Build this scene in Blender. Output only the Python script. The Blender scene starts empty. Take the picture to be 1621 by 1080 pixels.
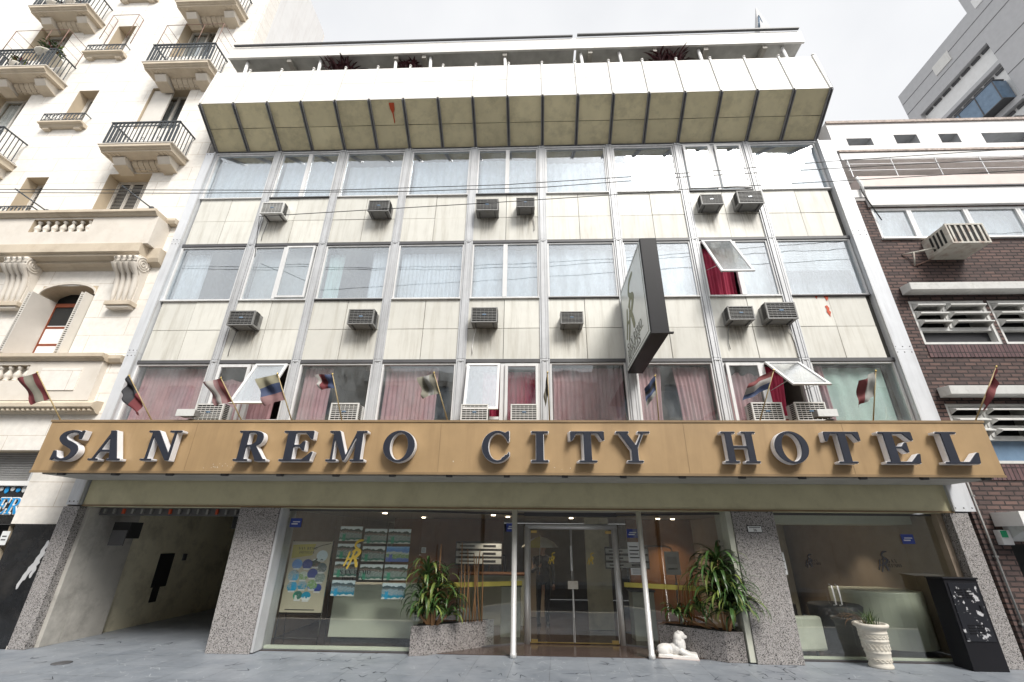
import bpy, bmesh, math, random
import numpy as np
from mathutils import Vector, Matrix
random.seed(7)
rnd = random.uniform
C = bpy.context.scene.collection
sc = bpy.context.scene
# ------------------------------------------------------------------ camera
def make_camera():
    yaw, pitch, roll = -0.0386203, 0.42125, 0.010354
    cy, sy, cp, sp = math.cos(yaw), math.sin(yaw), math.cos(pitch), math.sin(pitch)
    f = Vector((sy*cp, cy*cp, sp)); r = Vector((cy, -sy, 0)); u = r.cross(f)
    cr, sr = math.cos(roll), math.sin(roll)
    r2, u2 = cr*r+sr*u, -sr*r+cr*u
    cam = bpy.data.cameras.new('camera'); o = bpy.data.objects.new('camera', cam); C.objects.link(o)
    m = Matrix(((r2.x, u2.x, -f.x, -0.2808), (r2.y, u2.y, -f.y, -8.8463), (r2.z, u2.z, -f.z, 1.8118), (0, 0, 0, 1)))
    o.matrix_world = m
    cam.sensor_width = 36; cam.lens = 700/1621*36; cam.shift_x = -6.7586/1621
    cam.clip_start = .05; cam.clip_end = 1000
    sc.camera = o
make_camera()
# ------------------------------------------------------------------ world, sun, exposure
SUN_EL, SUN_AZ = 46, 150      # azimuth measured clockwise from +Y (the sun stands behind and to the right of the camera)
w = bpy.data.worlds.new('World'); sc.world = w; w.use_nodes = True
nt = w.node_tree; nt.nodes.clear()
sky = nt.nodes.new('ShaderNodeTexSky'); sky.sky_type = 'NISHITA'; sky.sun_disc = False
sky.sun_elevation = math.radians(SUN_EL); sky.sun_rotation = math.radians(SUN_AZ); sky.dust_density = 4
hs = nt.nodes.new('ShaderNodeHueSaturation'); hs.inputs['Saturation'].default_value = .10
mx = nt.nodes.new('ShaderNodeMix'); mx.data_type = 'RGBA'; mx.inputs[0].default_value = .72
tcw = nt.nodes.new('ShaderNodeTexCoord'); cn_ = nt.nodes.new('ShaderNodeTexNoise'); cn_.inputs['Scale'].default_value = 1.6; cn_.inputs['Detail'].default_value = 6
cr_ = nt.nodes.new('ShaderNodeValToRGB'); cr_.color_ramp.elements[0].position = .35; cr_.color_ramp.elements[1].position = .7
cr_.color_ramp.elements[0].color = (.62, .63, .65, 1); cr_.color_ramp.elements[1].color = (.80, .80, .80, 1)   # thin broken cloud
nt.links.new(tcw.outputs['Generated'], cn_.inputs['Vector']); nt.links.new(cn_.outputs['Fac'], cr_.inputs[0])
vm_ = nt.nodes.new('ShaderNodeVectorMath'); vm_.operation = 'SCALE'; vm_.inputs['Scale'].default_value = 9.9
nt.links.new(cr_.outputs[0], vm_.inputs[0]); nt.links.new(vm_.outputs[0], mx.inputs[7])
bg = nt.nodes.new('ShaderNodeBackground'); bg.inputs[1].default_value = .09
ou = nt.nodes.new('ShaderNodeOutputWorld')
nt.links.new(sky.outputs[0], hs.inputs['Color']); nt.links.new(hs.outputs[0], mx.inputs[6])
nt.links.new(mx.outputs[2], bg.inputs[0]); nt.links.new(bg.outputs[0], ou.inputs[0])
sl = bpy.data.lights.new('sun', 'SUN'); sl.energy = 2.0; sl.angle = math.radians(20); sl.color = (1, .96, .9)
so = bpy.data.objects.new('sun', sl); C.objects.link(so)
az, el = math.radians(SUN_AZ), math.radians(SUN_EL)
sd = Vector((math.sin(az)*math.cos(el), math.cos(az)*math.cos(el), math.sin(el)))
so.rotation_euler = sd.to_track_quat('Z', 'Y').to_euler()
vs = sc.view_settings; vs.view_transform = 'Standard'; vs.look = 'None'; vs.gamma = 1; vs.exposure = .95
# ------------------------------------------------------------------ materials
def N(t, typ, **kw):
    n = t.nodes.new(typ)
    for k, v in kw.items(): setattr(n, k, v)
    return n
def base_mat(name):
    m = bpy.data.materials.new(name); m.use_nodes = True
    t = m.node_tree; b = t.nodes['Principled BSDF']
    return m, t, b
def mixc(t, fac, a, b, blend='MIX'):
    n = N(t, 'ShaderNodeMix', data_type='RGBA', blend_type=blend)
    for i, v in ((0, fac), (6, a), (7, b)):
        if isinstance(v, (int, float)): n.inputs[i].default_value = v
        elif isinstance(v, tuple): n.inputs[i].default_value = (*v, 1) if len(v) == 3 else v
        else: t.links.new(v, n.inputs[i])
    return n.outputs[2]
def noise(t, scale, detail=5, rough=.6, vec=None, stretch=None):
    tc = N(t, 'ShaderNodeTexCoord'); src = tc.outputs['Object']
    if stretch:
        mp = N(t, 'ShaderNodeMapping'); mp.inputs['Scale'].default_value = stretch
        t.links.new(src, mp.inputs[0]); src = mp.outputs[0]
    n = N(t, 'ShaderNodeTexNoise'); n.inputs['Scale'].default_value = scale; n.inputs['Detail'].default_value = detail
    n.inputs['Roughness'].default_value = rough
    t.links.new(src, n.inputs['Vector']); return n.outputs['Fac']
def ramp(t, src, a, b, lo=0., hi=1.):
    n = N(t, 'ShaderNodeMapRange'); n.inputs[1].default_value = a; n.inputs[2].default_value = b
    n.inputs[3].default_value = lo; n.inputs[4].default_value = hi
    t.links.new(src, n.inputs[0]); return n.outputs[0]
def bump(t, b, src, strength=.3, dist=.01):
    n = N(t, 'ShaderNodeBump'); n.inputs['Strength'].default_value = strength; n.inputs['Distance'].default_value = dist
    t.links.new(src, n.inputs['Height']); t.links.new(n.outputs[0], b.inputs['Normal']); return n
def island(t, a, b):
    g = N(t, 'ShaderNodeNewGeometry'); return ramp(t, g.outputs['Random Per Island'], 0, 1, a, b)
def mul(t, a, b):
    n = N(t, 'ShaderNodeMath', operation='MULTIPLY')
    for i, v in enumerate((a, b)):
        if isinstance(v, (int, float)): n.inputs[i].default_value = v
        else: t.links.new(v, n.inputs[i])
    return n.outputs[0]
def simple(name, col, rough=.6, metal=0, vary=.12, scale=3, dirt_or_haze=None, dirt_amt=.5, streak=False, isl=0, bmp=.15, spec=.5, dirt_scale=None):
    m, t, b = base_mat(name)
    c = tuple(col)
    n = noise(t, scale)
    out = mixc(t, ramp(t, n, .3, .7), tuple(x*(1-vary) for x in c), tuple(min(1, x*(1+vary)) for x in c))
    if isl:
        v = island(t, 1-isl, 1+isl)
        cc = N(t, 'ShaderNodeCombineColor')
        for i in range(3): t.links.new(v, cc.inputs[i])
        out = mixc(t, 1., out, cc.outputs[0], 'MULTIPLY')
    if dirt_or_haze:
        d = noise(t, dirt_scale or 1.6, 8, .7, stretch=(3.2, 3.2, .28) if streak else None)
        out = mixc(t, mul(t, ramp(t, d, .48, .78), dirt_amt), out, tuple(dirt_or_haze))
    t.links.new(out, b.inputs['Base Color'])
    b.inputs['Roughness'].default_value = rough; b.inputs['Metallic'].default_value = metal
    b.inputs['Specular IOR Level'].default_value = spec
    if bmp: bump(t, b, noise(t, scale*12, 4), bmp, .004)
    return m
M = {}
M['panel'] = simple('cream_panel', (.67, .66, .605), .5, vary=.04, dirt_or_haze=(.36, .33, .26), dirt_amt=.7, streak=True, isl=.09, bmp=.05)
M['backing'] = simple('dark_joint', (.10, .095, .085), .8)
M['alu'] = simple('weathered_aluminium', (.54, .55, .565), .5, .2, dirt_or_haze=(.22, .21, .2), dirt_amt=.55, streak=True, vary=.08, isl=.05)
M['alu_white'] = simple('white_window_frame', (.72, .72, .72), .45, 0, dirt_or_haze=(.35, .34, .32), dirt_amt=.4, streak=True, vary=.05)
M['edge'] = simple('white_edge_plate', (.66, .68, .71), .4, .1, dirt_or_haze=(.32, .32, .33), dirt_amt=.5, streak=True, vary=.05)
M['dark_trim'] = simple('dark_trim', (.09, .09, .095), .5)
M['soffit'] = simple('soffit_panel', (.68, .61, .40), .55, vary=.07, dirt_or_haze=(.16, .14, .09), dirt_amt=.5, isl=.09, dirt_scale=2.4)
M['rib'] = simple('soffit_rib', (.27, .27, .28), .45, .4, dirt_or_haze=(.07, .07, .07), streak=True)
M['face_panel'] = simple('overhang_panel', (.74, .73, .70), .5, vary=.03, dirt_or_haze=(.5, .47, .4), dirt_amt=.35, streak=True, isl=.03)
M['band'] = simple('khaki_band', (.70, .655, .43), .5, vary=.05, dirt_or_haze=(.3, .26, .15), dirt_amt=.4)
M['gold'] = simple('tan_canopy', (.385, .26, .135), .45, vary=.06, dirt_or_haze=(.25, .16, .08), dirt_amt=.5, streak=True, bmp=.05)
M['gold_dark'] = simple('tan_canopy_lip', (.25, .17, .09), .5)
M['letter_face'] = simple('letter_face', (.028, .032, .046), .4, vary=.1, spec=.3)
M['letter_side'] = simple('letter_side', (.82, .82, .84), .4, vary=.04, dirt_or_haze=(.4, .3, .2), dirt_amt=.3)
M['steel'] = simple('brushed_steel', (.66, .66, .65), .3, .35, vary=.05)
M['brass'] = simple('brass', (.6, .45, .18), .3, .9)
M['concrete'] = simple('garage_concrete', (.50, .48, .44), .8, vary=.15, dirt_or_haze=(.12, .11, .1), dirt_amt=.7, scale=1.2)
M['garage_wall'] = simple('garage_yellow_wall', (.74, .69, .52), .8, vary=.08, dirt_or_haze=(.16, .14, .1), dirt_amt=.7, scale=1)
M['lobby_floor'] = simple('lobby_floor', (.085, .06, .05), .18, vary=.15)
M['lobby_wall'] = simple('lobby_wall', (.36, .29, .22), .6)
M['wood'] = simple('lobby_wood', (.2, .09, .035), .45)
M['ceil'] = simple('lobby_ceiling', (.42, .40, .36), .7)
M['room'] = simple('room_wall', (.30, .27, .24), .8)
M['pink'] = simple('pink_curtain', (.58, .35, .37), .85, vary=.12)
M['red'] = simple('red_curtain', (.38, .025, .07), .8, vary=.12)
M['white_cloth'] = simple('white_curtain', (.86, .87, .88), .85, vary=.04)
M['mint'] = simple('mint_curtain', (.62, .76, .70), .85, vary=.05)
M['blind'] = simple('blind', (.55, .56, .54), .6)
M['ac'] = simple('grey_casing', (.24, .24, .235), .55, .1, dirt_or_haze=(.10, .09, .07), dirt_amt=.7, dirt_scale=5)
M['ac_white'] = simple('pale_casing', (.66, .66, .64), .5, 0, dirt_or_haze=(.2, .19, .17), dirt_amt=.5, dirt_scale=6)
M['ac_rust'] = simple('rusty_casing', (.55, .53, .47), .55, 0, dirt_or_haze=(.20, .07, .03), dirt_amt=.95, dirt_scale=5)
M['black'] = simple('black_paint', (.010, .010, .013), .5, spec=.25)
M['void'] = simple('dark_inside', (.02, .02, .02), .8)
M['stone'] = None
M['stone_trim'] = simple('stone_trim', (.60, .52, .41), .75, vary=.06, dirt_or_haze=(.30, .22, .14), dirt_amt=.5, bmp=.3)
M['stone_light'] = simple('stone_light', (.72, .67, .60), .75, vary=.04, dirt_or_haze=(.42, .34, .25), dirt_amt=.35, bmp=.2)
M['reveal'] = simple('stone_reveal', (.55, .46, .34), .75, vary=.06)
M['iron'] = simple('wrought_iron', (.075, .085, .095), .5, .3)
M['iron_rust'] = simple('rusty_wire', (.22, .13, .10), .6, .2)
M['shutter'] = simple('shutter', (.66, .63, .58), .6, vary=.05)
M['wood_red'] = simple('red_wood', (.24, .06, .025), .5, vary=.2)
M['black_granite'] = simple('black_shopfront', (.016, .017, .019), .16, vary=.4, dirt_or_haze=(.09, .08, .07), dirt_amt=.35)
M['blue_letter'] = simple('blue_letter', (.02, .32, .72), .4)
M['white'] = simple('white_paint', (.84, .84, .83), .5, vary=.03, dirt_or_haze=(.5, .48, .45), dirt_amt=.3)
M['white_gloss'] = simple('white_plastic', (.8, .8, .8), .3, vary=.02)
M['sign_face'] = simple('sign_face', (.74, .78, .77), .3, vary=.05)
M['olive'] = simple('olive_logo', (.20, .215, .13), .5)
M['sign_dark'] = simple('sign_lettering', (.07, .08, .06), .5)
M['gold_logo'] = simple('gold_logo', (.62, .45, .08), .4)
M['planter'] = None
M['leaf'] = simple('green_leaf', (.045, .095, .025), .4, vary=.4, isl=.5)
M['leaf_light'] = simple('yellow_green_leaf', (.17, .22, .055), .4, vary=.3, isl=.4)
M['leaf_red'] = simple('dark_red_leaf', (.06, .015, .02), .5, vary=.3, isl=.5)
M['bamboo'] = simple('bamboo_stick', (.30, .16, .07), .5, isl=.3)
M['clay'] = simple('cream_stoneware', (.66, .625, .55), .7, vary=.06, dirt_or_haze=(.36, .28, .2), dirt_amt=.5, dirt_scale=6)
M['plaster'] = simple('white_plaster_statue', (.78, .76, .73), .6, vary=.03, dirt_or_haze=(.5, .42, .38), dirt_amt=.3, dirt_scale=8)
M['counter'] = simple('pale_green_counter', (.62, .65, .54), .4, vary=.03)
M['sofa'] = simple('pale_upholstery', (.55, .56, .48), .7)
M['dark_sofa'] = simple('dark_upholstery', (.03, .03, .035), .6)
M['poster_paper'] = simple('poster_paper', (.55, .50, .38), .5, vary=.05)
M['poster_yellow'] = simple('poster_yellow', (.55, .48, .10), .5)
M['paper'] = simple('paper', (.72, .74, .74), .6, vary=.03)
M['ink'] = simple('ink', (.03, .03, .035), .5)
M['blue_sticker'] = simple('blue_sticker', (.04, .07, .32), .4)
M['green_box'] = simple('green_lamp', (.02, .35, .16), .3)
M['rust_red'] = simple('orange_primer', (.50, .07, .02), .6)
M['asphalt'] = simple('asphalt', (.055, .055, .058), .85, vary=.2)
M['grey_wall'] = simple('grey_render', (.52, .52, .53), .7, vary=.05)
M['brickwhite'] = simple('white_render', (.76, .75, .74), .6, vary=.03, dirt_or_haze=(.5, .45, .42), dirt_amt=.4, streak=True)
M['pink_render'] = simple('pink_render', (.70, .60, .56), .6, vary=.05, dirt_or_haze=(.5, .4, .36), dirt_amt=.4)
M['brick_edge'] = simple('brick_edge', (.40, .33, .29), .7, vary=.4, scale=14)
M['blue_glass'] = simple('blue_glass', (.16, .24, .34), .12, vary=.15)
M['opp1'] = simple('opposite_wall', (.48, .45, .41), .8)
M['opp2'] = simple('opposite_wall_b', (.55, .53, .50), .8)
M['rope'] = simple('rope', (.05, .04, .035), .7)
M['pole_wood'] = simple('flag_pole', (.42, .32, .16), .5)
M['cable'] = simple('cable', (.03, .03, .03), .5)
M['skin'] = simple('skin', (.45, .27, .19), .5)
M['navy'] = simple('dark_coat', (.03, .036, .055), .7)
M['umb_white'] = simple('umbrella_cloth', (.62, .62, .54), .6)
M['hair'] = simple('hair', (.02, .015, .012), .6)
M['red_cloth'] = simple('red_cloth', (.30, .02, .03), .7)
M['rooms_green'] = simple('roof_back_wall', (.52, .52, .50), .7, vary=.3, scale=1.5)

def facing_glass(name, tint, base, strong, wave=0.0, rough=0.0, dirt_or_haze=0):
    m = bpy.data.materials.new(name); m.use_nodes = True; t = m.node_tree; t.nodes.clear()
    o = N(t, 'ShaderNodeOutputMaterial'); lw = N(t, 'ShaderNodeLayerWeight'); lw.inputs['Blend'].default_value = .5
    p = N(t, 'ShaderNodeMath', operation='POWER'); p.inputs[1].default_value = 3.2; t.links.new(lw.outputs['Facing'], p.inputs[0])
    fac = ramp(t, p.outputs[0], 0, 1, base, strong)
    tr = N(t, 'ShaderNodeBsdfTransparent'); tr.inputs[0].default_value = (*tint, 1)
    gl = N(t, 'ShaderNodeBsdfGlossy'); gl.inputs['Roughness'].default_value = rough; gl.inputs['Color'].default_value = (.96, .98, 1, 1)
    if wave:
        n = noise(t, .9, 2); bp = N(t, 'ShaderNodeBump'); bp.inputs['Strength'].default_value = wave; bp.inputs['Distance'].default_value = .05
        t.links.new(n, bp.inputs['Height']); t.links.new(bp.outputs[0], gl.inputs['Normal'])
    mxs = N(t, 'ShaderNodeMixShader'); t.links.new(fac, mxs.inputs[0]); t.links.new(tr.outputs[0], mxs.inputs[1]); t.links.new(gl.outputs[0], mxs.inputs[2])
    last = mxs.outputs[0]
    if dirt_or_haze:
        df = N(t, 'ShaderNodeBsdfDiffuse'); df.inputs[0].default_value = (.5, .53, .55, 1)  # pale diffuse veil that whitens the pane like reflected sky haze
        d = ramp(t, noise(t, 2.2, 7, .7, stretch=(1, 1, .4)), .4, .8, 0, dirt_or_haze)
        m2 = N(t, 'ShaderNodeMixShader'); t.links.new(d, m2.inputs[0]); t.links.new(last, m2.inputs[1]); t.links.new(df.outputs[0], m2.inputs[2]); last = m2.outputs[0]
    t.links.new(last, o.inputs[0]); return m
M['glass'] = facing_glass('window_glass', (.92, .94, .94), .09, .85, .12, 0, .22)
M['sash_glass'] = facing_glass('tilted_window_glass', (.90, .93, .94), .45, .95, .05, .18, .5)  # whitish veil paints the bright sky reflection onto the open sashes
M['glass_up'] = facing_glass('upper_window_glass', (.90, .94, .965), .27, .95, .12, 0, .30)  # white haze in the pane colour imitates pale reflected sky
M['shop_glass'] = facing_glass('shop_glass', (.94, .955, .94), .08, .85, .04)

def granite(name, a, b, s):
    m, t, bs = base_mat(name)
    tc = N(t, 'ShaderNodeTexCoord')
    v = N(t, 'ShaderNodeTexVoronoi'); v.inputs['Scale'].default_value = s; t.links.new(tc.outputs['Object'], v.inputs['Vector'])
    v2 = N(t, 'ShaderNodeTexVoronoi'); v2.inputs['Scale'].default_value = s*.55; t.links.new(tc.outputs['Object'], v2.inputs['Vector'])
    sp = N(t, 'ShaderNodeSeparateColor'); t.links.new(v.outputs['Color'], sp.inputs[0])
    sp2 = N(t, 'ShaderNodeSeparateColor'); t.links.new(v2.outputs['Color'], sp2.inputs[0])
    o = mixc(t, ramp(t, sp.outputs[0], .2, .75), a, b)
    o = mixc(t, ramp(t, sp2.outputs[1], .78, .8), o, (.035, .032, .03))
    o = mixc(t, mul(t, ramp(t, sp2.outputs[2], .8, .82), .6), o, (.40, .37, .35))
    t.links.new(o, bs.inputs['Base Color']); bs.inputs['Roughness'].default_value = .35
    return m
M['granite'] = granite('grey_granite', (.17, .16, .16), (.46, .44, .43), 150)
M['planter'] = granite('planter_granite', (.14, .125, .12), (.34, .32, .315), 140)

def brickmat(name, c1, c2, mortar, w_, h_, ms, bstr, axes='xz', off=.5, rough=.8, dirt_or_haze=None, nz=.45):
    m, t, b = base_mat(name)
    tc = N(t, 'ShaderNodeTexCoord'); sx = N(t, 'ShaderNodeSeparateXYZ'); cx = N(t, 'ShaderNodeCombineXYZ')
    t.links.new(tc.outputs['Object'], sx.inputs[0])
    ad = N(t, 'ShaderNodeMath', operation='ADD')
    idx = {'x': 0, 'y': 1, 'z': 2}
    t.links.new(sx.outputs[idx[axes[0]]], ad.inputs[0])
    if axes == 'xz': t.links.new(sx.outputs[1], ad.inputs[1])
    t.links.new(ad.outputs[0], cx.inputs[0]); t.links.new(sx.outputs[idx[axes[1]]], cx.inputs[1])
    k = N(t, 'ShaderNodeTexBrick'); k.offset = off
    t.links.new(cx.outputs[0], k.inputs['Vector'])
    k.inputs['Color1'].default_value = (*c1, 1); k.inputs['Color2'].default_value = (*c2, 1); k.inputs['Mortar'].default_value = (*mortar, 1)
    k.inputs['Scale'].default_value = 1; k.inputs['Mortar Size'].default_value = ms; k.inputs['Brick Width'].default_value = w_; k.inputs['Row Height'].default_value = h_
    k.inputs['Mortar Smooth'].default_value = .2
    o = mixc(t, mul(t, ramp(t, noise(t, 9, 6), .35, .75), nz), k.outputs['Color'], tuple(x*1.7 for x in c2))
    if dirt_or_haze: o = mixc(t, mul(t, ramp(t, noise(t, 1.1, 8, .7), .45, .75), nz+.1), o, dirt_or_haze)
    t.links.new(o, b.inputs['Base Color']); b.inputs['Roughness'].default_value = rough
    inv = N(t, 'ShaderNodeMath', operation='SUBTRACT'); inv.inputs[0].default_value = 1; t.links.new(k.outputs['Fac'], inv.inputs[1])
    ad2 = N(t, 'ShaderNodeMath', operation='ADD'); t.links.new(inv.outputs[0], ad2.inputs[0]); t.links.new(mul(t, noise(t, 30, 4), .35), ad2.inputs[1])
    bump(t, b, ad2.outputs[0], bstr, .012)
    return m
M['brick'] = brickmat('purple_brown_brick', (.165, .098, .082), (.068, .045, .042), (.014, .011, .011), .235, .082, .015, 1., dirt_or_haze=(.05, .04, .04))
M['soldier'] = brickmat('soldier_brick', (.15, .085, .085), (.085, .05, .055), (.018, .014, .014), .082, .26, .011, .9, off=0)
M['stone'] = brickmat('jointed_stone', (.78, .75, .70), (.765, .735, .685), (.48, .40, .32), 1.6, .46, .006, .2, dirt_or_haze=(.62, .55, .46), nz=.24)

def paving():
    m, t, b = base_mat('slate_paving')
    tc = N(t, 'ShaderNodeTexCoord'); mp = N(t, 'ShaderNodeMapping'); mp.inputs['Rotation'].default_value = (0, 0, math.radians(3)); t.links.new(tc.outputs['Object'], mp.inputs[0])
    k = N(t, 'ShaderNodeTexBrick'); k.offset = 0; t.links.new(mp.outputs[0], k.inputs['Vector'])
    k.inputs['Color1'].default_value = (.235, .26, .295, 1); k.inputs['Color2'].default_value = (.20, .225, .26, 1); k.inputs['Mortar'].default_value = (.05, .055, .06, 1)
    k.inputs['Scale'].default_value = 1; k.inputs['Mortar Size'].default_value = .005; k.inputs['Brick Width'].default_value = .6; k.inputs['Row Height'].default_value = .6
    o = mixc(t, ramp(t, noise(t, 2.2, 7, .7), .35, .7), k.outputs['Color'], (.30, .325, .36))
    t.links.new(o, b.inputs['Base Color'])
    t.links.new(ramp(t, noise(t, 1.3, 5), .3, .7, .28, .55), b.inputs['Roughness'])
    bump(t, b, noise(t, 24, 5), .3, .006)
    return m
M['paving'] = paving()
M['stroke_light'] = simple('light_stroke', (.40, .43, .46), .5, bmp=0); M['stroke_dark'] = simple('dark_stroke', (.05, .058, .07), .6, bmp=0)

def picture_mat(name, kind):
    # a printed coastal view: sky, dark hills, speckled town, water and a green foreground clump
    m, t, b = base_mat(name)
    tc = N(t, 'ShaderNodeTexCoord'); s = N(t, 'ShaderNodeSeparateXYZ'); t.links.new(tc.outputs['Generated'], s.inputs[0])
    z = N(t, 'ShaderNodeMath', operation='ADD'); t.links.new(s.outputs[2], z.inputs[0]); t.links.new(ramp(t, noise(t, 9, 5), .3, .7, -.10, .10), z.inputs[1])
    cr = N(t, 'ShaderNodeValToRGB'); t.links.new(z.outputs[0], cr.inputs[0])
    e = cr.color_ramp; e.interpolation = 'CONSTANT'
    if kind == 0: st = [(0, (.75, .78, .72)), (.08, (.05, .20, .16)), (.22, (.22, .30, .28)), (.55, (.16, .10, .08)), (.68, (.04, .07, .05)), (.80, (.80, .88, .90))]
    elif kind == 1: st = [(0, (.8, .85, .85)), (.10, (.02, .32, .52)), (.30, (.28, .42, .52)), (.58, (.10, .14, .16)), (.72, (.06, .12, .14)), (.80, (.75, .88, .95))]
    else: st = [(0, (.10, .18, .50)), (.25, (.20, .38, .10)), (.5, (.55, .62, .52)), (.62, (.12, .30, .70)), (.78, (.15, .40, .80)), (.9, (.3, .55, .9))]
    e.elements[0].position = 0; e.elements[0].color = (*st[0][1], 1)
    e.elements[1].position = st[1][0]; e.elements[1].color = (*st[1][1], 1)
    for p, c in st[2:]:
        x = e.elements.new(p); x.color = (*c, 1)
    sp = ramp(t, noise(t, 60, 3), .50, .60); mid = mul(t, ramp(t, s.outputs[2], .18, .25), ramp(t, s.outputs[2], .70, .62))
    o = mixc(t, mul(t, mul(t, sp, mid), .75), cr.outputs[0], (.60, .62, .60) if kind < 2 else (.7, .75, .8))
    gx = mul(t, ramp(t, s.outputs[0], .12, .16), ramp(t, s.outputs[0], .30, .26)); gz = ramp(t, z.outputs[0], .52, .46)
    o = mixc(t, mul(t, mul(t, gx, gz), .9), o, ((.01, .35, .20), (.01, .40, .75), (.10, .15, .60))[kind])
    t.links.new(o, b.inputs['Base Color']); b.inputs['Roughness'].default_value = .4
    return m
M['pic0'] = picture_mat('picture_green_bay', 0); M['pic1'] = picture_mat('picture_blue_bay', 1); M['pic2'] = picture_mat('picture_blue_coast', 2)
def scuffed():
    m, t, b = base_mat('scuffed_black')
    d = ramp(t, noise(t, 7, 6, .65), .57, .60); o = mixc(t, mul(t, d, .85), (.014, .015, .02), (.6, .6, .62))
    t.links.new(o, b.inputs['Base Color']); b.inputs['Roughness'].default_value = .35; return m
M['scuffed'] = scuffed()
def emit(name, col, s):
    m = bpy.data.materials.new(name); m.use_nodes = True; t = m.node_tree; t.nodes.clear()
    e = N(t, 'ShaderNodeEmission'); e.inputs[0].default_value = (*col, 1); e.inputs[1].default_value = s
    o = N(t, 'ShaderNodeOutputMaterial'); t.links.new(e.outputs[0], o.inputs[0]); return m
def stain_mat():
    m = bpy.data.materials.new('run_off_stain'); m.use_nodes = True; t = m.node_tree; t.nodes.clear()
    tc = N(t, 'ShaderNodeTexCoord'); sx = N(t, 'ShaderNodeSeparateXYZ'); t.links.new(tc.outputs['Generated'], sx.inputs[0])
    ex = mul(t, ramp(t, sx.outputs[0], 0, .3), ramp(t, sx.outputs[0], 1, .7)); ez = mul(t, ramp(t, sx.outputs[2], 0, 1), ramp(t, sx.outputs[2], 1, .85))
    f = mul(t, mul(t, mul(t, ex, ez), ramp(t, noise(t, 2.2, 6, .65, stretch=(9, 1, .7)), .36, .66)), .75)
    d = N(t, 'ShaderNodeBsdfDiffuse'); d.inputs[0].default_value = (.16, .125, .08, 1); tr = N(t, 'ShaderNodeBsdfTransparent'); mm = N(t, 'ShaderNodeMixShader'); o = N(t, 'ShaderNodeOutputMaterial')
    t.links.new(f, mm.inputs[0]); t.links.new(tr.outputs[0], mm.inputs[1]); t.links.new(d.outputs[0], mm.inputs[2]); t.links.new(mm.outputs[0], o.inputs[0]); return m
M['stain'] = stain_mat()
M['lamp'] = emit('lit_downlight_or_fill', (1, .82, .6), 6)

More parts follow.
